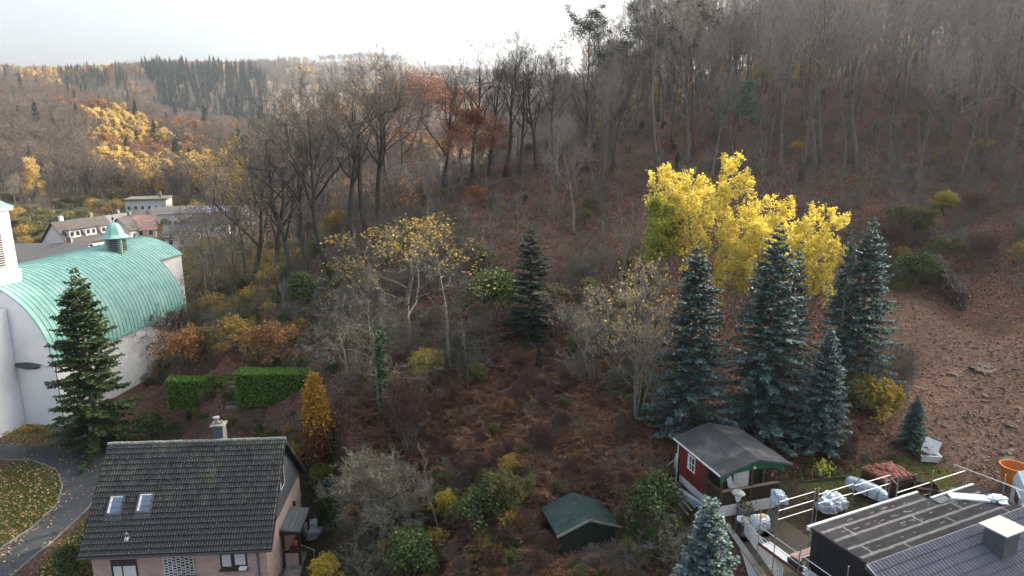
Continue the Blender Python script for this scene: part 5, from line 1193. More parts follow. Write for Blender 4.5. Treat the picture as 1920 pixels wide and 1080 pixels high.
tlm.add(V, [(i, i + 1, i + 6, i + 5) for i in range(4)] + [(10 + i + 5, 10 + i + 6, 10 + i + 1, 10 + i) for i in range(4)] + [(i + 10, i + 11, i + 1, i) for i in range(4)]); tlm = tlm.mesh('tile'); tlm.materials.append(CLAY)
for i in range(9):
    for j in range(5):
        for k_ in range(2):
            link('tile', tlm, None, cg, loc=(-CW + .15 + i * .25 + random.uniform(-.04, .04), -CDp + .02 + j * .33, CH - .22 + k_ * .12 + .10 * (1 - abs(i - 4) / 5) + random.uniform(0, .06)), rot=(random.uniform(-.15, .35), random.uniform(-.25, .25), random.uniform(-.3, .3)))
p = atZ(1736, 925, 6.3); c2 = thing('wooden_box', 'open weathered wooden box right of the tile crate', 'box', (p[0], p[1], 6.0), R(-12))
for (a, b, c_, d_) in ((-.62, .62, -.5, -.45), (-.62, .62, .45, .5), (-.62, -.57, -.449, .449), (.57, .62, -.449, .449)):
    for z in (0, .27, .54): link('plank', MB().box(a, b, c_, d_, z, z + .25), WOODB, c2)
link('rubble_fill', MB().box(-.56, .56, -.44, .44, .02, .5), M('rubble_dark', (.09, .07, .06), (.05, .04, .035), 6, .95, bmp=.6), c2)
# long wrapped bundle
pa, pb2 = atZ(1594, 893, 6.8), atZ(1662, 930, 6.6); dv = pb2 - pa; L = np.linalg.norm(dv[:2])
wb = thing('wrapped_bundle', 'long bundle of battens wrapped in blue white plastic sheet', 'bundle', (pa[0], pa[1], 6.1), math.atan2(dv[1], dv[0]))
blob('sheet', FOIL, wb, (L * .55, .34, .42), 12, (L * .5, 0, .35), .10, 4)
for i in range(4): link('batten', MB().box(-.25, .35, -.2 + i * .1, -.12 + i * .1, .12 + .1 * (i % 2), .2 + .1 * (i % 2)), WOODP, wb)
for x in (L * .25, L * .6, L * .85): link('strap', MB().tube([(x, .38 * cos(a), .35 + .44 * sin(a)) for a in np.linspace(-.5, pi + .5, 9)], [.02] * 9, 5), BLACKW, wb)
# white mortar tub with upright board, orange barrel bin, caravan
p = hit(1740, 862); tubo = thing('mortar_tub', 'white rectangular mortar tub with a pale board standing in it', 'tub', tuple(p), R(-8))
link('tub', MB().add([(-.5, -.33, 0), (.5, -.33, 0), (.5, .33, 0), (-.5, .33, 0), (-.62, -.43, .45), (.62, -.43, .45), (.62, .43, .45), (-.62, .43, .45), (-.54, -.36, .45), (.54, -.36, .45), (.54, .36, .45), (-.54, .36, .45), (-.46, -.3, .18), (.46, -.3, .18), (.46, .3, .18), (-.46, .3, .18)],
     [(3, 2, 1, 0), (0, 1, 5, 4), (1, 2, 6, 5), (2, 3, 7, 6), (3, 0, 4, 7), (4, 5, 9, 8), (5, 6, 10, 9), (6, 7, 11, 10), (7, 4, 8, 11), (8, 9, 13, 12), (9, 10, 14, 13), (10, 11, 15, 14), (11, 8, 12, 15), (12, 13, 14, 15)]), FRAMEW, tubo)
link('board', MB().box(-.5, .55, -.02, .02, -.45, .5, rot=Matrix.Rotation(.35, 3, 'Y') @ Matrix.Rotation(-.25, 3, 'X'), c=(.12, .15, .85)), FRAMEW, tubo)
p = hit(1897, 905); ob_ = thing('mortar_bucket', 'large orange plastic bucket on the rubble beside the caravan', 'bucket', tuple(p), 0)
link('bucket', MB().lathe([(.0, .0), (.52, .0), (.72, 1.05), (.78, 1.06), (.78, 1.13), (.70, 1.13), (.66, .7), (0, .66)], 24), ORANGE, ob_); link('content', MB().lathe([(.64, .67), (.3, .72), (0, .74)], 16), M('mortar_grey', (.22, .2, .18), None, 5, .9), ob_)
p = atZ(1903, 945, 8.0); cv = thing('caravan', 'white caravan with a curved roof at the right edge behind the flat roof', 'caravan', (p[0] + 2.0, p[1] + .3, 5.7), R(-28))
pr = [(-1.1, 0), (-1.1, 1.6), (-.95, 2.05), (-.5, 2.3), (.5, 2.3), (.95, 2.05), (1.1, 1.6), (1.1, 0)]
link('body', MB().prism([(x, -1.6, z + .35) for x, z in pr], (0, 4.5, 0)), M('caravan_pale_blue', (.55, .64, .68), (.48, .57, .61), 2, .45), cv)
for (y0_, y1_) in ((-1.2, -.2), (.4, 1.6)): wf_ = link('window', MB().box(-1.16, -1.103, y0_, y1_, 1.2, 1.95), FRAMEW, cv); link('pane', MB().box(-1.17, -1.162, y0_ + .07, y1_ - .07, 1.27, 1.88), GLASSD, wf_)
wf_ = link('window', MB().box(-.8, .8, -1.66, -1.603, 1.2, 2.0), FRAMEW, cv); link('pane', MB().box(-.72, -.04, -1.67, -1.662, 1.28, 1.92).box(.04, .72, -1.67, -1.662, 1.28, 1.92), GLASSD, wf_)
for y in (-.2, 1.4): link('wheel', MB().tube([(-1.12, y, .33), (-.9, y, .33)], [.33, .33], 14), BLACKW, cv)
# flower bed box by the cabin, pots
p = atZ(1535, 892, 6.2); fb_ = thing('raised_bed', 'raised mossy flower bed right of the cabin porch', 'flower bed', (p[0], p[1], 5.8), R(14)); link('border', MB().box(-1.5, 1.5, -.5, -.4, 0, .45).box(-1.5, 1.5, .4, .5, 0, .45).box(-1.5, -1.4, -.4, .4, 0, .45).box(1.4, 1.5, -.4, .4, 0, .45), MOSS, fb_); link('soil', MB().box(-1.39, 1.39, -.39, .39, 0, .38), M('soil', (.04, .03, .022), None, 5, .95), fb_)
v_, f_ = leaf_arrays(rng.uniform([-1.3, -.35, .4], [1.3, .35, .75], (420, 3)), .12, rng); link('foliage', npmesh('foliage', v_, f_, 4), L_GREEN, fb_)
v_, f_ = leaf_arrays(rng.normal([.25, 0, .95], [.2, .15, .18], (160, 3)), .12, rng); link('foliage', npmesh('foliage', v_, f_, 4), L_YGR, fb_)
for i, (xx, m_, lb) in enumerate(((-.55, CLAY, 'terracotta gnome sized figure in the raised flower bed'), (0, FRAMEW, 'small white figure in the raised flower bed'))):
    o = thing('garden_figure', lb, 'figure', (p[0] + xx, p[1] - .15 + xx * .2, 6.2), 0); link('body', MB().lathe([(.10, 0), (.13, .2), (.08, .34), (.10, .42), (.07, .52), (0, .58)], 10), m_, o)
# planks, boat, poles left of the cabin
p = hit(1292, 930); bt = thing('canoe', 'small pale blue upturned canoe lying left of the cabin', 'canoe', (p[0] - .35, p[1] - .2, p[2] + .12), R(118)); V = []; n_ = 10
for i in range(n_ + 1):
    t = i / n_; w_ = .38 * sin(pi * (t * .94 + .03)) ** .6; V += [((t - .5) * 3.2, -w_, .0), ((t - .5) * 3.2, -w_ * .6, .22), ((t - .5) * 3.2, w_ * .6, .22), ((t - .5) * 3.2, w_, .0)]
link('hull', MB().add(V, [(4 * i + j, 4 * i + 4 + j, 4 * i + 5 + j, 4 * i + j + 1) for i in range(n_) for j in range(3)]), M('canoe_paint', (.33, .42, .50), (.16, .22, .30), 2, .5), bt); link('keel', MB().bar((-1.5, 0, .24), (1.5, 0, .24), .05), FRAMEW, bt)
for i, (u0_, v0_, u1_, v1_) in enumerate(((1252, 918, 1296, 968), (1246, 926, 1290, 976), (1258, 912, 1302, 962))):
    a, b = hit(u0_, v0_), hit(u1_, v1_); tag(link('timber_pole', MB().tube([(a[0], a[1], a[2] + .3), (b[0], b[1], b[2] + .35)], [.05, .06], 7), WOODP), 'grey timber pole on the ground left of the cabin, %s of three' % ('middle', 'left', 'right')[i], 'pole', 'timber poles by the cabin')
p = hit(1264, 880); tag(link('white_board', MB().box(-.06, .06, -.03, .03, 0, 1.1, rot=Matrix.Rotation(.1, 3, 'Y'), c=(0, 0, 0)), FRAMEW, None, loc=tuple(p)), 'short white board standing behind the cabin', 'board')
tag(link('trestle_beam', MB().bar((p[0] - .7, p[1] - .2, p[2] + .15), (p[0] + .4, p[1] + .4, p[2] + .75), .1), WOODP), 'grey beam propped against the white board behind the cabin', 'beam')
# picket fence bits
def picket(u0_, v0_, u1_, v1_, hgt, n_, m, label, zf=None, kind='picket'):
    a = hit(u0_, v0_) if zf is None else atZ(u0_, v0_, zf); b = hit(u1_, v1_) if zf is None else atZ(u1_, v1_, zf)
    fo = thing('fence', label, 'fence', tuple(a), 0); d = b - a
    for i in range(n_):
        q = d * i / (n_ - 1); zq = (gz(a[0] + q[0], a[1] + q[1]) - a[2]) if zf is None else 0
        link('picket', MB().bar((q[0], q[1], zq - .1), (q[0] + random.uniform(-.03, .03), q[1], zq + hgt * random.uniform(.92, 1.05)), .07, .022), m, fo)
    for z in (.25, .75): link('rail', MB().bar((0, 0.03, hgt * z), (d[0], d[1] + .03, (d[2] if zf is None else 0) + hgt * z), .05, .03), m, fo)
    return fo
picket(1085, 1076, 1232, 1040, .8, 34, M('wood_fence_grey', (.13, .12, .105), (.08, .075, .065), 6, .9, rnd=.2), 'low weathered grey picket fence at the bottom below the shed')
picket(1372, 995, 1388, 1004, .8, 5, DARKWOOD, 'short dark picket fence beside the garden lamp', TZ)
picket(1415, 955, 1462, 946, .45, 14, WOODB, 'low brown picket border on the terrace in front of the porch', TZ)
# house side yard: fence, tarpaulin heap, glazed frame, path
picket(572, 1012, 634, 1010, 1.3, 20, DARKWOOD, 'dark wooden picket fence beside the house porch', -.2)
c = thing_blob('covered_furniture', 'round garden furniture under a grey shiny tarpaulin beside the house', 'covered furniture', 594, 1000, .2, (.78, .62, .62), TARPG, 31, .3)
gl = thing('mesh_gate', 'leaning wire mesh gate panel beside the porch step', 'gate', tuple(atZ(560, 1052, -.2)), R(-30))
for (A, B) in (((0, 0, 0), (1.5, 0, 0)), ((0, 0, 1.3), (1.5, 0, 1.3)), ((0, 0, 0), (0, 0, 1.3)), ((1.5, 0, 0), (1.5, 0, 1.3))): link('frame_tube', MB().bar(A, B, .05), STEEL, gl)
for i in range(9): link('wire', MB().bar((.15 + i * .15, .01, .03), (.15 + i * .15, .01, 1.27), .012), STEEL, gl)
wl_ = atZ(640, 1000, .2); wl2 = atZ(632, 1085, -.4); o = thing('garden_wall', 'low green grey garden wall running down right of the house', 'wall', (0, 0, 0)); link('wall', MB().bar((wl_[0], wl_[1], 0), (wl2[0], wl2[1], -.3), .25, 1.3), MOSS, o); link('coping', MB().bar((wl_[0], wl_[1], .67), (wl2[0], wl2[1], .37), .31, .05), CONC, o)
pth = [atZ(*q, -.15) for q in ((545, 1040), (640, 1035), (640, 1090), (530, 1090))]; link('path', MB().prism([(q[0], q[1], .02) for q in pth][::-1], (0, 0, -.5)), CONC, kind='structure')

# ================================================================ FOREGROUND GROWTH
# asphalt drive: a sheet draped over the ground
LE = [(-140, 1120), (-60, 1068), (0, 1030), (68, 985), (108, 945), (117, 912), (106, 882), (62, 864), (0, 862), (-60, 870)]
RE = [(-40, 1150), (10, 1092), (55, 1052), (108, 1008), (165, 955), (205, 900), (222, 850), (170, 795), (35, 788), (-60, 812)]
lw = np.array([hit(*p)[:2] for p in LE]); rw_ = np.array([hit(*p)[:2] for p in RE])
def resample(P, n_):
    d = np.r_[0, np.cumsum(np.linalg.norm(np.diff(P, axis=0), axis=1))]; t = np.linspace(0, d[-1], n_); return np.stack([np.interp(t, d, P[:, i]) for i in (0, 1)], -1)
l2, r2 = resample(lw, 90), resample(rw_, 90); W = 24
XY = l2[:, None] + (r2 - l2)[:, None] * np.linspace(0, 1, W)[None, :, None]
Z = ground(XY[..., 0], XY[..., 1]) + .035
ii = np.arange(90 * W).reshape(90, W)
dme = npmesh('driveway', np.concatenate([XY, Z[..., None]], -1).reshape(-1, 3), np.stack([ii[:-1, :-1], ii[:-1, 1:], ii[1:, 1:], ii[1:, :-1]], -1).reshape(-1, 4), 4)
ASPH = M('asphalt', (.058, .062, .066), (.040, .043, .046), 3, .8, bmp=.2, stain=(.075, .078, .08), sscale=.35)
link('driveway', dme, ASPH, kind='structure')
kb = MB()
for P_ in (l2,):
    for a, b in zip(P_[:-1], P_[1:]): kb.bar((a[0], a[1], gz(*a) + .03), (b[0], b[1], gz(*b) + .03), .09, .12)
for a, b in zip(r2[:62], r2[1:63]): kb.bar((a[0], a[1], gz(*a) + .03), (b[0], b[1], gz(*b) + .03), .09, .12)
link('kerb', kb, CONC, kind='structure')

# conifers
def conifer(u, vb, vt, key, H, label, Y=None, wide=1.0, name='spruce_tree', cat='tree', group=None): return standing(u, vb, vt, key, label, cat, name, H, group, wide, Y=Y)
conifer(186, 838, 500, 'norway_spruce', 16, 'tall green spruce in front of the church roof', None, 1.08)
conifer(1290, 808, 450, 'blue_spruce0', 14, 'leftmost tall blue spruce, behind the cabin roof', None, 1.22)
conifer(1428, 818, 415, 'blue_spruce1', 15, 'tallest blue spruce in the middle, in front of the yellow tree', None, 1.22)
conifer(1472, 775, 440, 'blue_spruce2', 15, 'blue spruce close behind the tallest middle one', None, .9)
conifer(1562, 745, 424, 'blue_spruce2', 15, 'blue spruce left of the rightmost tall one', None, .95)
conifer(1600, 735, 405, 'blue_spruce0', 14, 'rightmost tall blue spruce at the edge of the rubble', None, 1.2)
conifer(1535, 838, 612, 'pale_spruce', 9, 'short pale silvery blue spruce in front of the tall ones', None, 1.15)
conifer(1320, 1135, 928, 'pale_spruce', 9, 'pale blue spruce in the foreground at the terrace wall', 27.5, 1.25)
conifer(1708, 838, 742, 'blue_spruce1', 15, 'small dark blue spruce on the edge of the rubble slope', None, 1.7)
conifer(995, 628, 415, 'dark_conifer', 13, 'dark green conifer alone on the brown slope', None, 1.65, 'conifer_tree')
conifer(1270, 335, 272, 'dark_conifer', 13, 'small dark conifer on the slope below the pines', None, 1.2, 'conifer_tree')
# special trees
def mktree(key, *a, **k): reg_bare(key, *a, **k); return key
mktree('gold_tree', 400, 12, .16, fork=.3, nl=14, spread=1.0, llen=.42, nb=(7, 6, 5), up=.2, crook=.32, tw=.018, bark=BARK, twig=TWIGP, leaf=(L_GOLD, .11, 2, .12, lambda T: (T[:, 2] > 7.6 + 1.8 * np.sin(T[:, 0]) + rng.normal(size=len(T)) * 1.2) & (rng.random(len(T)) < .38)))
mktree('grey_tree', 401, 11, .13, fork=.25, nl=16, spread=1.05, llen=.45, nb=(7, 6, 6), up=.05, crook=.38, tw=.02, bark=BARKP, twig=TWIGP)
L_HAZ = leafmat('hazel_leaves', [(.22, .17, .05), (.34, .26, .07), (.44, .33, .08), (.18, .15, .06)], .3)
mktree('hazel', 402, 9.5, .07, fork=.25, nl=9, spread=.7, llen=.34, nb=(5, 5, 3), stems=6, up=.3, crook=.3, tw=.016, bark=BARKP, twig=TWIG, leaf=(L_HAZ, .10, 1, .15, lambda T: rng.random(len(T)) < .20))
mktree('yellow_beech', 403, 11, .13, fork=.12, nl=17, spread=.8, llen=.36, nb=(6, 5, 4), up=.6, crook=.18, tw=.014, stems=3, bark=BARK, leaf=(L_YEL, .12, 4, .11, lambda T: rng.random(len(T)) < .55 + .5 * np.sin(T[:, 0] * 2.1 + T[:, 2] * 1.3) * np.cos(T[:, 1] * 2.3), .5))
mktree('yellow_green_tree', 404, 8, .1, fork=.15, nl=12, spread=.7, llen=.4, nb=(6, 5, 4), up=.5, tw=.014, stems=2, leaf=(L_YGR, .16, 4, .16, None, .4))
mktree('gold_crown', 405, 21, .25, fork=.3, nl=12, spread=.85, llen=.38, nb=(7, 6, 5), up=.4, leaf=(L_GOLD, .15, 2, .2, lambda T: (rng.random(len(T)) < .46 + .3 * np.sin(T[:, 0] + T[:, 2] * .7))))
mktree('willow_shrub', 406, 4.4, .05, fork=.12, nl=11, spread=.95, llen=.5, nb=(7, 7, 5), stems=8, up=.15, crook=.3, tw=.011, bark=BARKP, twig=TWIGP)
mktree('pole_tree', 407, 17, .17, fork=.3, nl=14, spread=1.2, llen=.06, nb=(3, 2), up=0, crook=.2, tw=.02, bark=BARKP, twig=TWIGP)
mktree('thin_sapling', 408, 6, .045, fork=.25, nl=12, spread=.6, llen=.2, nb=(4, 3), up=.5, tw=.012, bark=BARKP, twig=TWIG)
mktree('olive_bush', 409, 4, .04, fork=.15, nl=9, spread=.9, llen=.45, nb=(6, 5, 4), stems=7, tw=.012, leaf=(L_OLIVE, .11, 2, .12, None))
mktree('yellow_bush', 410, 2.6, .03, fork=.15, nl=9, spread=.9, llen=.5, nb=(6, 5), stems=7, tw=.012, leaf=(leafmat('bush_leaves_yellow', [(.42, .33, .05), (.55, .42, .07), (.30, .26, .06)], .35), .12, 4, .12, None))
mktree('brown_bush', 411, 3.2, .035, fork=.15, nl=10, spread=.8, llen=.45, nb=(6, 6, 4), stems=8, tw=.012, twig=M('twig_reddish', (.16, .085, .07), (.10, .055, .045), 1.5, .95))
def tr(u, vb, vt, key, H, label, name='tree', cat='tree', wide=1.0, Y=None, group=None): return standing(u, vb, vt, key, label, cat, name, H, group, wide, Y=Y)
tr(762, 655, 388, 'gold_tree', 12, 'spreading tree with golden leaves left on its crown, before the pale pole trunk', 'gold_leaved_tree', wide=1.75)
tr(843, 690, 340, 'pole_tree', 17, 'tall pale grey pole like trunk with stubs of branches', 'dead_tree')
tr(875, 690, 560, 'grey_tree', 11, 'low pale grey bare tree with branches sweeping right of the pole trunk', 'bare_tree', wide=1.3)
tr(715, 790, 520, 'grey_tree', 11, 'pale bare tree with ivy climbing up its trunk', 'ivy_tree', wide=1.1)
tr(655, 735, 560, 'grey_tree', 11, 'grey bare tree spreading behind the golden columnar shrub', 'bare_tree', wide=1.25)
tr(770, 850, 690, 'brown_bush', 3.2, 'grey brown tangle of stems in the middle of the bracken', 'bush', 'bush', .8)
iv = hit(718, 790); ivt = thing('ivy', 'dark green ivy sleeve on the pale bare trunk', 'ivy', tuple(iv)); q = rng.normal(size=(900, 3)) * [.28, .28, 0]; q[:, 2] = rng.uniform(.2, 7, 900); q[:, :2] *= (1.1 - q[:, 2:3] / 9)
v_, f_ = leaf_arrays(q, .17, rng); link('foliage', npmesh('foliage', v_, f_, 4), L_IVY, ivt); link('stem', MB().tube([(0, 0, 0), (.05, 0, 3.5), (0, .1, 7)], [.06, .05, .02], 6), BARKP, ivt)
tr(1192, 795, 470, 'hazel', 9.5, 'clump of slim stems with scattered yellow leaves left of the blue spruces', 'hazel_tree')
tr(1110, 720, 520, 'hazel', 9.5, 'smaller hazel clump with few leaves on the brown slope', 'hazel_tree', wide=1.15)
tr(1240, 800, 600, 'hazel', 9.5, 'hazel with yellow leaves squeezed beside the leftmost blue spruce', 'hazel_tree')
tr(1312, 575, 300, 'yellow_beech', 11, 'brilliant yellow tree, the upper one behind the blue spruces', 'yellow_tree', wide=.98)
tr(1445, 640, 375, 'yellow_beech', 11, 'brilliant yellow tree standing between the tall blue spruces', 'yellow_tree', wide=1.0)
tr(1388, 640, 415, 'yellow_beech', 11, 'lower yellow tree between the two brilliant crowns', 'yellow_tree', wide=.9)
tr(1502, 620, 430, 'yellow_beech', 11, 'yellow tree at the right, half behind the right hand spruces', 'yellow_tree', wide=.75)
tr(1242, 560, 362, 'yellow_green_tree', 8, 'lime green and yellow tree at the left of the upper yellow crown', 'yellow_green_tree', wide=1.0)
tr(462, 560, 222, 'gold_crown', 21, 'tall tree with a golden brown crown at the left end of the ridge', 'gold_leaved_tree', wide=.85)
tr(405, 590, 330, 'grey_tree', 11, 'dark bare tree overhanging the church roof end', 'bare_tree', wide=1.0)
tr(382, 600, 385, 'forest2', 22, 'bare tree with bent limbs beside the church roof end', 'bare_tree', wide=1.3)
tr(300, 660, 545, 'grey_tree', 11, 'bare bush like tree against the church side wall', 'bare_tree', wide=1.3)
tr(255, 690, 575, 'brown_bush', 3.2, 'reddish bare bush below the church eave', 'bush', 'bush', 1.0)
for u, vb, vt, lb in ((232, 705, 590, 'bare shrub tree low against the middle of the church side wall'), (282, 672, 540, 'bare shrub tree before the church side wall, taller one'), (328, 650, 505, 'bare tree hiding the far end of the church eave'), (352, 640, 470, 'slender bare tree just right of the church end wall')): tr(u, vb, vt, 'grey_tree', 11, lb, 'bare_tree', wide=1.25)
for (u, vb, vt, key, H, lb) in ((345, 700, 610, 'shrub_orange', 2.4, 'orange leaved bush above the left hedge'), (275, 690, 620, 'shrub_gold', 2.8, 'golden bush beside the green spruce'), (505, 690, 600, 'shrub_orange', 2.4, 'orange bush above the right hedge'), (440, 660, 590, 'shrub_gold', 2.8, 'golden bush up the bank from the gap in the hedge'),
    (570, 570, 510, 'shrub_green', 2.0, 'green bush at the foot of the left ridge trees'), (1772, 392, 358, 'yellow_bush', 2.6, 'bright yellow bush high on the right slope'), (1700, 455, 380, 'olive_bush', 4, 'olive yellow bush below the right hand wood'), (1825, 410, 355, 'brown_bush', 3.2, 'round reddish brown bare bush right of the bright yellow bush'),
    (1640, 778, 712, 'yellow_bush', 2.6, 'yellow bush at the foot of the right spruces'), (1660, 480, 400, 'brown_bush', 3.2, 'brown bare bush right of the rightmost spruce top'), (1715, 540, 470, 'shrub_green', 2.0, 'green shrub left of the vine covered fence'), (1765, 500, 440, 'shrub_olive', 2.2, 'olive shrub above the vine covered fence'),
    (1835, 500, 430, 'brown_bush', 3.2, 'brown bare bush right of the vine covered fence'), (720, 1003, 838, 'willow_shrub', 4.4, 'large grey olive dome shaped shrub right of the house'), (905, 990, 905, 'shrub_green', 2.0, 'dark green bush in the bracken left of the shed'), (960, 960, 890, 'olive_bush', 4, 'olive bush behind the green shed side'),
    (1225, 985, 890, 'shrub_green', 2.0, 'green bush left of the cabin'), (840, 960, 922, 'yellow_bush', 2.6, 'lime yellow bush right of the dome shrub'), (770, 1085, 990, 'shrub_green', 2.0, 'light green bush at the bottom below the dome shrub'), (690, 1090, 1000, 'shrub0', 2.6, 'leafless pale shrub at the bottom beside the garden wall'),
    (610, 1090, 1045, 'yellow_bush', 2.6, 'small yellow leaved shrub below the mesh gate'), (800, 700, 655, 'yellow_bush', 2.6, 'round yellow green bush below the golden tree'), (1075, 660, 625, 'olive_bush', 4, 'pale olive bush right of the lone conifer'), (548, 868, 830, 'shrub_gold', 2.8, 'golden bush behind the house gable'),
    (60, 850, 795, 'shrub_gold', 2.8, 'small golden tree by the church courtyard'), (285, 830, 770, 'shrub_green', 2.0, 'green bush right of the tall green spruce'), (135, 1085, 1025, 'shrub_green', 2.0, 'round green bush at the left corner of the house'), (1010, 690, 640, 'dark_conifer', 13, 'low dark evergreen bush at the top of the bracken'), (925, 600, 500, 'shrub_green', 2.0, 'broad dark green holly like bush left of the lone conifer'),
    (1180, 1075, 1010, 'shrub1', 2.6, 'bare pale shrub between the shed and the foreground spruce'), (1250, 1060, 960, 'shrub2', 2.6, 'greyish bare shrub left of the foreground spruce'), (890, 385, 345, 'shrub_orange', 2.4, 'low rust orange beech bush under the ridge')):
    tr(u, vb, vt, key, H, lb, 'bush', 'bush', 1.15)
for (u, vb, vt, lb) in ((825, 1000, 805, 'thin pale sapling rising from the lime bush'), (1605, 760, 615, 'thin dead stem at the rubble edge beside the spruces'), (1625, 745, 640, 'short thin stem right of the thin dead stem'), (1895, 575, 465, 'pair of pale stems at the far right above the rubble'), (1908, 575, 470, 'rightmost pale stem above the rubble'), (1160, 540, 350, 'tall thin grey sapling on the brown slope'), (590, 720, 640, 'thin sapling behind the right hedge')):
    tr(u, vb, vt, 'thin_sapling', 6, lb, 'sapling')
SG = 'saplings on the brown slope'; k_ = 0
while k_ < 70:
    a = random.uniform(-.28, .62); y = math.sqrt(random.uniform(58 ** 2, 92 ** 2)); x = a * y; z = gz(x, y); u, v = proj(x, y, z)
    if z < 8 or v > 560 or (u > 1230 and v > 470) or not free(x, y, 2.0): continue
    k_ += 1; used.append((x, y)); plant('sapling%d' % random.randrange(3), x, y, random.uniform(.5, .95), 'slim bare sapling among many on the leaf covered slope', 'tree', 'sapling', SG)

for u, vb, vt, key, H, lb in ((235, 712, 600, 'brown_bush', 3.2, 'large bare thicket at the left half of the church side wall'), (272, 700, 572, 'willow_shrub', 4.4, 'tall grey bare thicket against the middle of the church side wall'), (312, 682, 560, 'brown_bush', 3.2, 'tall reddish thicket against the right half of the church side wall'), (345, 668, 552, 'willow_shrub', 4.4, 'grey bare thicket at the far corner of the church side wall')):
    tr(u, vb, vt, key, H, lb, 'thicket', 'bush', wide=.9)
# clipped evergreens
def leafy_box(name, label, cat, c, dims, yaw, mat, n_, size, round_=.0, core=(.02, .04, .012), taper=0.0):
    """clipped shape: a dark twiggy core and a skin of leaves with real depth"""
    o = thing(name, label, cat, c, yaw); r = np.random.default_rng(int(abs(c[0] * 100)) + 5); dx_, dy_, dz_ = dims
    P = []
    A_f = np.array([dx_ * dy_, dx_ * dz_, dx_ * dz_, dy_ * dz_, dy_ * dz_]); A_f = A_f / A_f.sum()
    k = r.choice(5, n_, p=A_f); a = r.uniform(-.5, .5, n_); b = r.uniform(-.5, .5, n_); P = np.zeros((n_, 3))
    P[k == 0] = np.stack([a, b, np.full(n_, .5)], -1)[k == 0]; P[k == 1] = np.stack([a, np.full(n_, -.5), b], -1)[k == 1]; P[k == 2] = np.stack([a, np.full(n_, .5), b], -1)[k == 2]
    P[k == 3] = np.stack([np.full(n_, -.5), a, b], -1)[k == 3]; P[k == 4] = np.stack([np.full(n_, .5), a, b], -1)[k == 4]
    if round_: 
        s = P / np.linalg.norm(P, axis=1)[:, None] * .5; P = P * (1 - round_) + s * round_
    tp_ = 1 - taper * (P[:, 2:3] + .5); P[:, :2] *= tp_
    w = .035 * (np.sin(P[:, 0:1] * dx_ * 1.7 + 1) + np.sin(P[:, 2:3] * dz_ * 3 + P[:, 0:1] * 4)); P = P * (1 + w / np.array([dx_, dy_, dz_]) * 1.5)
    P = P * np.array(dims) + [0, 0, dz_ / 2] + r.normal(size=P.shape) * size * .45
    v, f = leaf_arrays(P, size, r, 1, 0, 0, 1.9); link('foliage', npmesh('foliage', v, f, 4), mat, o)
    cb = MB(); m2 = M(name + '_core', core, None, 6, .95)
    if round_ > .5: cb.lathe([(.02, .05), (dx_ * .30, dz_ * .15), (dx_ * .40, dz_ * .5), (dx_ * .26 * (1 - taper * .6), dz_ * .8), (.02, dz_ * .93)], 12)
    else: cb.box(-dx_ / 2 + .1, dx_ / 2 - .1, -dy_ / 2 + .1, dy_ / 2 - .1, 0, dz_ - .12)
    link('branches', cb, m2, o); return o
def hedge(ul, ur, vb, vt, label, depth):
    c0 = hit((ul + ur) / 2, vb); a, b = atY(ul, vb, c0[1]), atY(ur, vb, c0[1]); a[2] = b[2] = c0[2]; c = (a + b) / 2; L = np.linalg.norm(b[:2] - a[:2]); r = ray((ul + ur) / 2, vt); top = CAMZ + r[2] / r[1] * (c[1] + .6); yw = math.atan2(b[1] - a[1], b[0] - a[0])
    zc = c0[2] - .25; n_ = np.array([-math.sin(yw), math.cos(yw)])
    return leafy_box('hedge', label, 'hedge', (c[0] + n_[0] * depth / 2, c[1] + n_[1] * depth / 2, zc), (L, depth, top - zc - .1), yw, L_HEDGE, int(L * 2600), .085)
hedge(315, 428, 764, 708, 'left and lower clipped green hedge on the bank behind the house', 1.3)
hedge(444, 592, 757, 695, 'right and longer clipped green hedge on the bank behind the house', 1.6)
stp = thing('garden_steps', 'narrow stone steps in the gap between the two hedges', 'steps', (0, 0, 0))
for i in range(6):
    p = hit(436, 762 - i * 9); link('step', MB().box(-.5, .5, -.2, .25, -.3, .06), CONC, stp, loc=tuple(p))
def col(u, vb, vt, w, name, label, mat, size, n_, rd=.9, taper=.3, core=(.02, .03, .012), cat='bush'):
    p = hit(u, vb); r = ray(u, vt); top = CAMZ + r[2] / r[1] * p[1]; return leafy_box(name, label, cat, (p[0], p[1], p[2] - .1), (w, w, max(.4, top - p[2])), random.uniform(0, 3), mat, n_, size, rd, core, taper)
L_COLM = leafmat('column_leaves_brown', [(.16, .075, .045), (.22, .10, .05), (.12, .055, .035)], .3)
p = hit(598, 868); rr = ray(600, 708); tz = CAMZ + rr[2] / rr[1] * p[1]; H_ = tz - p[2]
co = thing('columnar_beech', 'tall narrow shrub, golden above and reddish brown below, right of the hedge', 'bush', tuple(p)); n_ = 7000; zz = rng.random(n_) ** .9; rad = .95 * np.sin(np.clip(zz * .93 + .10, 0, 1) * pi) ** .45 * rng.random(n_) ** .35 * (1.15 - .35 * zz); th = rng.uniform(0, 6.28, n_)
P = np.stack([rad * np.cos(th), rad * np.sin(th), zz * H_], -1); up_ = zz + rng.normal(size=n_) * .08 > .46
v, f = leaf_arrays(P[up_], .13, rng); link('foliage', npmesh('foliage', v, f, 4), leafmat('column_leaves_gold', [(.45, .25, .035), (.55, .33, .05), (.33, .17, .03)], .4), co)['label'] = 'golden upper foliage'
v, f = leaf_arrays(P[~up_], .12, rng); link('foliage', npmesh('foliage', v, f, 4), L_COLM, co)['label'] = 'reddish brown lower foliage'
link('trunk', MB().tube([(0, 0, -.2), (0, 0, H_ * .85)], [.07, .02], 6), BARK, co)
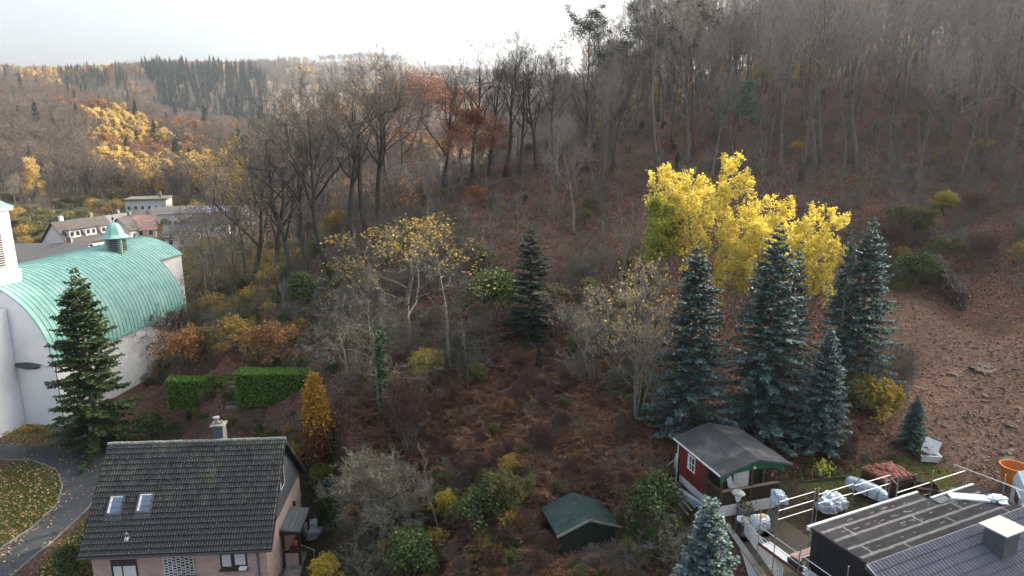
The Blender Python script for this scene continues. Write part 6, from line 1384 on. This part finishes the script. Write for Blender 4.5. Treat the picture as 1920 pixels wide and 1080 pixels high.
L_YC = leafmat('clipped_conifer_yellow', [(.10, .14, .02), (.18, .20, .03), (.24, .25, .04)], .2); L_BC = leafmat('clipped_conifer_blue', [(.05, .10, .085), (.08, .15, .13), (.10, .18, .15)], .1); L_TH = leafmat('thuja_green', [(.018, .05, .012), (.03, .075, .018), (.045, .10, .025)], .2)
col(604, 912, 868, 1.7, 'clipped_conifer', 'yellow green clipped conifer right of the house gable', L_YC, .09, 3200, .8, .15)
col(617, 925, 893, 1.5, 'clipped_conifer', 'low blue green conifer in front of the yellow green one', L_BC, .09, 2400, .8, .15)
col(606, 990, 915, .75, 'thuja', 'dark green narrow thuja beside the low blue green conifer', L_TH, .08, 2600, .9, .55)
col(628, 985, 912, .8, 'thuja', 'second narrow thuja touching the garden wall', L_TH, .08, 2600, .9, .5)
col(618, 868, 832, .35, 'thuja', 'tiny slim green conifer behind the yellow green one', L_TH, .07, 500, .9, .5)
# fence overgrown with dry vines, running down to the rubble
vf = thing('vine_fence', 'fence smothered in dry brown vines curving down to the rubble slope', 'fence', (0, 0, 0)); vp = [hit(*q) for q in ((1748, 462), (1750, 490), (1756, 515), (1768, 540), (1786, 560), (1806, 582))]; vp = [vp[0] + (vp[1] - vp[0]) * 0] + vp[1:]
PP = []
for a, b in zip(vp[:-1], vp[1:]):
    for t in np.linspace(0, 1, 1500): PP.append(a + (b - a) * t + [0, 0, 0])
PP = np.array(PP); PP[:, 2] += rng.random(len(PP)) ** .8 * 1.7; PP[:, :2] += rng.normal(size=(len(PP), 2)) * .2
v, f = leaf_arrays(PP, .16, rng, 1, 0, 0, 3.0); link('foliage', npmesh('foliage', v, f, 4), leafmat('dry_vine', [(.16, .115, .09), (.23, .17, .14), (.12, .085, .07)], .2), vf)
for q in vp: link('post', MB().box(-.06, .06, -.06, .06, -.2, 2.0), WOODP, vf, loc=tuple(q))
ga, gb2 = hit(1752, 470), hit(1815, 448); mg = thing('mesh_fence', 'grey green wire mesh fence above the rubble slope', 'fence', tuple(ga)); d = gb2 - ga
for i in range(5): link('post', MB().bar((d[0] * i / 4, d[1] * i / 4, d[2] * i / 4), (d[0] * i / 4, d[1] * i / 4, d[2] * i / 4 + 1.5), .07), ZINC, mg)
for j in range(8): link('wire', MB().bar((0, 0, .15 + j * .18), (d[0], d[1], d[2] + .15 + j * .18), .025), M('wire_green', (.12, .19, .18), None, 3, .6), mg)

# valley gardens
for (u, vb, vt, key, H, lb) in ((70, 388, 290, 'larch', 15, 'tall yellow green tree on the valley edge at the left'), (105, 392, 376, 'dark_conifer', 13, 'small dark cypress in the valley gardens'), (133, 402, 380, 'dark_conifer', 13, 'dark cypress pair in the valley gardens, right one'), (158, 418, 392, 'shrub_green', 2.0, 'round dark green tree in the valley gardens'), (178, 425, 400, 'shrub_gold', 2.8, 'golden garden tree behind the long white house'), (218, 385, 346, 'gold_tree', 12, 'golden tree left of the factory block'),
    (82, 460, 425, 'shrub_green', 2.0, 'dark round green tree above the grey roofed building'), (45, 455, 420, 'shrub_gold', 2.8, 'golden shrubs beside the church tower'), (60, 480, 455, 'shrub_gold', 2.8, 'low golden hedge below the garden slope'), (98, 412, 396, 'yellow_bush', 2.6, 'yellow bush in the valley gardens'), (200, 400, 360, 'grey_tree', 11, 'bare tree left of the factory'), (30, 400, 330, 'forest4', 24, 'bare tree at the left valley edge'),
    (320, 480, 400, 'grey_tree', 11, 'bare tree standing before the white hall'), (350, 475, 425, 'gold_tree', 12, 'golden tree before the white hall'), (300, 450, 395, 'grey_tree', 11, 'bare tree in front of the red roof'), (255, 470, 410, 'grey_tree', 11, 'bare tree beside the church turret'), (395, 500, 400, 'grey_tree', 11, 'bare tree before the pale blue hall')):
    tr(u, vb, vt, key, H, lb, 'garden_tree', 'tree', 1.1)

va_ = rng.uniform(-.95, -.46, 420); vy_ = rng.uniform(150, 266, 420); vx_ = va_ * vy_; vk = np.array([all((x - o.location.x) ** 2 + (y - o.location.y) ** 2 > 110 for o in COL.objects if o.get('category') in ('house', 'factory', 'hall')) for x, y in zip(vx_, vy_)]); vx_, vy_ = vx_[vk], vy_[vk]
scatter('garden_growth', [joined('vg%d' % i, PROTO[q]) for i, q in enumerate(('shrub_green', 'shrub_olive', 'shrub_gold', 'shrub_orange', 'olive_bush', 'grey_tree', 'dark_conifer'))], np.stack([vx_, vy_, ground(vx_, vy_) - .1], -1), rng.uniform(0, 6.28, len(vx_)), np.array([1.5, 1.6, 1.5, 1.2, .9, .6, .32])[(vp_ := rng.choice(7, len(vx_), p=[.22, .2, .14, .06, .16, .15, .07]))] * rng.uniform(.6, 1.3, len(vx_)), vp_, 'hedges and fruit trees of the valley gardens', 'garden growth', .05)
# ---- dead bracken, fallen leaves, brambles
def frond_clump(seed, nf=8, L=.9):
    r = np.random.default_rng(seed); V = []; F = []
    def quad(a, b, c_, d_): k = len(V); V.extend([a, b, c_, d_]); F.append((k, k + 1, k + 2, k + 3))
    for i in range(nf):
        az = 2 * pi * i / nf + r.uniform(-.4, .4); l = L * r.uniform(.7, 1.25); rise = r.uniform(.25, .8); prev = np.zeros(3); side = np.array([-sin(az), cos(az), 0])
        for k in range(1, 11):
            t = k / 10; p = np.array([cos(az) * l * t, sin(az) * l * t, l * rise * (1.9 * t - 1.75 * t * t) + .03]) + r.normal(size=3) * .012
            quad(prev - side * .006, prev + side * .006, p + side * .005, p - side * .005)
            if k > 1:
                pl = .34 * l * (1.12 - t) * r.uniform(.6, 1.2)
                for sg in (-1, 1):
                    tip = p + side * sg * pl + np.array([cos(az), sin(az), 0]) * pl * .5 + np.array([0, 0, r.uniform(-.5, .25)]) * pl; w = np.array([cos(az), sin(az), 0]) * .028; m = (p + tip) / 2
                    quad(p, m + w * 1.2, tip, m - w * 1.2)
            prev = p
    return npmesh('frond', V, F, 4)
FR = [frond_clump(500 + i) for i in range(4)]
for m_ in FR: m_.materials.append(L_RUSTF)
BRK = [poly_world(P) for P in ([(690, 690), (820, 640), (960, 650), (1120, 700), (1230, 760), (1290, 820), (1240, 900), (1180, 960), (1170, 1090), (840, 1090), (860, 960), (790, 860), (700, 800)], [(520, 580), (600, 570), (660, 620), (640, 700), (540, 690)], [(1580, 770), (1650, 790), (1690, 830), (1560, 860)], [(640, 700), (720, 690), (760, 830), (690, 850), (640, 800)])]
def sc_poly(n_, polys, a0, a1, y0, y1):
    a = rng.uniform(a0, a1, n_); y = np.sqrt(rng.uniform(y0 ** 2, y1 ** 2, n_)); x = a * y; k = np.zeros(n_, bool)
    for P in polys: k |= inpoly(x + rng.normal(size=n_) * .5, y + rng.normal(size=n_) * .5, P)
    x, y = x[k], y[k]; return x, y, ground(x, y)
def clear(x, y, m=.2):
    k = np.ones(len(x), bool)
    for F_, w, d in ((HF, HW, HD), (KF, KW, KD), (SF, SW, SD), (BF, BN, 1.2)):
        lx = (x - F_.o[0]) * F_.c + (y - F_.o[1]) * F_.s; ly = -(x - F_.o[0]) * F_.s + (y - F_.o[1]) * F_.c
        k &= ~((lx > -m) & (lx < w + m) & (ly > -m - (5 if F_ is BF else 0)) & (ly < d + m))
    return k
bx_, by_, bz_ = sc_poly(19000, BRK, -.25, .55, 31, 70); k = clear(bx_, by_); bx_, by_, bz_ = bx_[k], by_[k], bz_[k]
scatter('bracken', FR, np.stack([bx_, by_, bz_], -1), rng.uniform(0, 6.28, len(bx_)), rng.uniform(.5, 1.0, len(bx_)) ** 1.0 * np.where(rng.random(len(bx_)) < .12, 1.5, .9), rng.integers(0, 4, len(bx_)), 'rust brown dead bracken covering the lower slope', 'bracken', .25)
bk_ = rng.choice(len(bx_), 170, replace=False)
scatter('bracken_thicket', [joined('bt%d' % i, PROTO[q]) for i, q in enumerate(('brown_bush', 'shrub0', 'shrub_olive', 'shrub_orange'))], np.stack([bx_, by_, bz_ - .1], -1)[bk_], rng.uniform(0, 6.28, 170), rng.uniform(.28, .62, 170), rng.choice(4, 170, p=[.42, .34, .16, .08]), 'bare tangles standing up among the dead bracken', 'thicket', .15)
# brambles and garden scrub
SCR = [poly_world(P) for P in ([(640, 1090), (640, 930), (700, 860), (830, 880), (990, 900), (1040, 1090)], [(300, 770), (600, 770), (600, 840), (300, 825)], [(1040, 1090), (1150, 980), (1240, 900), (1300, 1090)], [(1030, 620), (1230, 560), (1260, 800), (1190, 800)], [(240, 560), (640, 560), (640, 700), (300, 720), (230, 720)], [(1500, 880), (1620, 850), (1740, 850), (1760, 880)], [(1640, 440), (1740, 420), (1780, 540), (1640, 540)])]
sx_, sy_, sz_ = sc_poly(9000, SCR, -.8, .8, 30, 75); k = clear(sx_, sy_) & ~inpoly(sx_, sy_, r2.tolist() + l2[::-1].tolist()); sx_, sy_, sz_ = sx_[k], sy_[k], sz_[k]
SB = [joined('sb%d' % i, PROTO[q]) for i, q in enumerate(('shrub_green', 'shrub_olive', 'shrub_orange', 'shrub1', 'shrub_gold', 'shrub2'))]
scatter('scrub', SB, np.stack([sx_, sy_, sz_ - .1], -1), rng.uniform(0, 6.28, len(sx_)), rng.uniform(.22, .6, len(sx_)), rng.choice(6, len(sx_), p=[.17, .20, .05, .34, .02, .22]), 'brambles and low scrub around the gardens', 'scrub', .1)
ra_ = rng.uniform(-.56, -.16, 520); ry_ = rng.uniform(88, 150, 520); rx_ = ra_ * ry_; rz_ = ground(rx_, ry_); ru_, rv_ = proj(rx_, ry_, rz_); k = (ru_ > 350) & (ru_ < 680) & (rv_ > 370) & np.array([all((x - o.location.x) ** 2 + (y - o.location.y) ** 2 > 100 for o in COL.objects if o.get('category') in ('house', 'factory', 'hall')) for x, y in zip(rx_, ry_)]); rx_, ry_, rz_ = rx_[k], ry_[k], rz_[k]
rp_ = rng.choice(6, len(rx_), p=[.28, .16, .14, .16, .16, .10])
scatter('bank_growth', [joined('bg%d' % i, PROTO[q]) for i, q in enumerate(('shrub0', 'shrub_gold', 'shrub_orange', 'shrub_olive', 'grey_tree', 'olive_bush'))], np.stack([rx_, ry_, rz_ - .1], -1), rng.uniform(0, 6.28, len(rx_)), np.array([1.7, 1.5, 1.3, 1.5, .7, 1.0])[rp_] * rng.uniform(.6, 1.3, len(rx_)), rp_, 'brush and young trees on the bank falling to the valley behind the left ridge', 'brush', .08)
BW = [poly_world(P) for P in ([(600, 470), (900, 470), (930, 700), (840, 770), (640, 770), (600, 640)], [(1030, 480), (1240, 480), (1250, 790), (1060, 700)], [(225, 540), (430, 550), (420, 650), (250, 690)], [(1590, 640), (1700, 660), (1720, 760), (1600, 780)])]
wx_, wy_, wz_ = sc_poly(2300, BW, -.75, .7, 38, 82)
scatter('brushwood', [joined('bw%d' % i, PROTO['shrub%d' % i]) for i in range(3)] + [joined('bw3', PROTO['shrub_olive'])], np.stack([wx_, wy_, wz_ - .1], -1), rng.uniform(0, 6.28, len(wx_)), rng.uniform(.5, 1.3, len(wx_)), rng.choice(4, len(wx_), p=[.32, .32, .30, .06]), 'grey leafless brushwood on the middle slope', 'brushwood', .12)
# fallen leaves as real little blades
LF_M = leafmat('fallen_leaves', [(.10, .038, .022), (.16, .065, .035), (.22, .10, .055), (.13, .05, .03), (.34, .21, .12)], .1)
a = rng.uniform(-.5, .85, 70000); y = 36 * np.exp(rng.random(70000) * .95); x = a * y; z = ground(x, y); u, v = proj(x, y, z); k = (v < 900) & (v > 300) & (z > 5.2) & clear(x, y) & ~((u > 1600) & (v > 560) & (rng.random(len(x)) < .8))
v_, f_ = leaf_arrays(np.stack([x, y, z + .03], -1)[k], .15, rng, 1, .02, .5); o = link('leaf_litter', npmesh('leaf_litter', v_, f_, 4), LF_M, kind='stuff'); o['label'] = 'fallen reddish leaves covering the hillside'; o['category'] = 'fallen leaves'
LF_P = leafmat('fallen_leaves_pale', [(.40, .24, .09), (.50, .36, .18), (.32, .16, .07), (.42, .34, .22)], .1)
a = rng.uniform(-.85, -.40, 16000); y = rng.uniform(34, 62, 16000); x = a * y; z = ground(x, y); ind = inpoly(x, y, r2.tolist() + l2[::-1].tolist()); inl = inpoly(x, y, LAWN[0]) | inpoly(x, y, LAWN[1]); k = (inl & (rng.random(len(x)) < .75)) | (ind & (rng.random(len(x)) < .14))
v_, f_ = leaf_arrays(np.stack([x, y, z + .055], -1)[k], .12, rng, 1, .01, .9); o = link('lawn_leaves', npmesh('lawn_leaves', v_, f_, 4), LF_P, kind='stuff'); o['label'] = 'pale fallen leaves scattered on the lawn and drive'; o['category'] = 'fallen leaves'
# grass blades
a = rng.uniform(-.85, -.40, 60000); y = rng.uniform(34, 60, 60000); x = a * y; k = (inpoly(x, y, LAWN[0]) | inpoly(x, y, LAWN[1])) & ~inpoly(x, y, r2.tolist() + l2[::-1].tolist()); x, y = x[k], y[k]; z = ground(x, y)
P0 = np.stack([x, y, z], -1); q = rng.normal(size=P0.shape) * .05; P1 = P0 + q + [0, 0, .12]; w = rng.normal(size=P0.shape) * .018; w[:, 2] = 0
V = np.stack([P0 - w, P0 + w, P1 + w * .2, P1 - w * .2], 1).reshape(-1, 3); o = link('grass', npmesh('grass', V, np.arange(len(V)).reshape(-1, 4), 4), leafmat('grass_blades', [(.06, .085, .02), (.10, .12, .03), (.14, .13, .05)], .3), kind='stuff'); o['label'] = 'short mossy grass of the lawns by the drive'; o['category'] = 'grass'

# ---- rubble: stones
STM = M('stone_slate_brown', (.22, .155, .115), (.14, .098, .072), 3, .9, bmp=.5, rnd=.35); STM2 = M('bedrock_grey', (.20, .15, .115), (.12, .088, .066), 4, .95, bmp=.8)
def stone_mesh(seed, dims):
    bm = bmesh.new(); bmesh.ops.create_icosphere(bm, subdivisions=1, radius=1); r = np.random.default_rng(seed)
    for v in bm.verts: v.co = Vector([v.co[i] * dims[i] * r.uniform(.65, 1.25) for i in range(3)])
    me = bpy.data.meshes.new('stone'); bm.to_mesh(me); bm.free(); me.materials.append(STM); return me
SMs = [stone_mesh(i, (1, .62, .28 + .08 * (i % 3))) for i in range(8)]
k_ = 0
for t_ in range(6000):
    if k_ >= 240: break
    a = random.uniform(.42, .80); y = random.uniform(38, 66); x = a * y
    if not inpoly(np.array([x]), np.array([y]), RUBBLE)[0]: continue
    z = gz(x, y); u, v = proj(x, y, z)
    if random.random() > np.clip((v - 560) / 200, .15, 1): continue
    s = random.uniform(.09, .24) * (1.8 if random.random() < .12 else 1); k_ += 1
    o = link('stone', random.choice(SMs), None, GROUND, loc=(x, y, z + s * .08), rot=(random.uniform(-.4, .4), random.uniform(-.4, .4), random.uniform(0, 6.28))); o.scale = (s, s, s)
def clastic(n_, smin, smax):
    xx, yy, z_ = sc_poly(n_, [RUBBLE], .40, .82, 36, 68); m_ = SMs[0]; co_ = np.array([v.co for v in m_.vertices]); fc = np.array([p.vertices for p in m_.polygons])
    V = []; Fc = []; s = smin + (smax - smin) * rng.random(len(xx)) ** 2.5
    for i in range(len(xx)):
        e = rng.uniform(-.5, .5, 2); rz = rng.uniform(0, 6.28); m3 = np.array(Matrix.Rotation(rz, 3, 'Z') @ Matrix.Rotation(e[0], 3, 'X') @ Matrix.Rotation(e[1], 3, 'Y')); V.append((co_ * s[i]) @ m3.T + [xx[i], yy[i], z_[i] + .02]); Fc.append(fc + i * len(co_))
    return npmesh('gravel', np.concatenate(V), np.concatenate(Fc), 3)
o = link('gravel', clastic(18000, .025, .10), M('rubble_chips', (.23, .155, .115), (.145, .095, .068), 3, .9, isl=.4), kind='stuff'); o['label'] = 'broken slate rubble strewn down the cleared slope'; o['category'] = 'rubble'
for i, (u, v, s, sy) in enumerate(((1850, 690, 1.2, .5), (1800, 700, .6, .4), (1895, 850, .8, .5))):
    p = hit(u, v); o = blob('bedrock', STM2, GROUND, (s, s * sy, s * .22), 60 + i, tuple(p - [0, 0, .12]), .5, 4); o.rotation_euler = (.2, 0, .3)

# ---- thin autumn haze over the valley
hm = bpy.data.materials.new('haze_air'); hm.use_nodes = True; hm.node_tree.nodes.clear()
ho = hm.node_tree.nodes.new('ShaderNodeOutputMaterial'); hv = hm.node_tree.nodes.new('ShaderNodeVolumePrincipled')
hv.inputs['Color'].default_value = (.84, .92, 1.0, 1); hv.inputs['Density'].default_value = HAZE; hv.inputs['Anisotropy'].default_value = .65
hm.node_tree.links.new(hv.outputs[0], ho.inputs['Volume'])
zl, zh = float(GZ.min()) - 1.5, float(max(GZ.max(), zs.max() + 45)) + 15
link('haze', MB().box(float(GX.min()) - 20, float(GX.max()) + 20, -60, 3900, zl, zh), hm, kind='stuff')
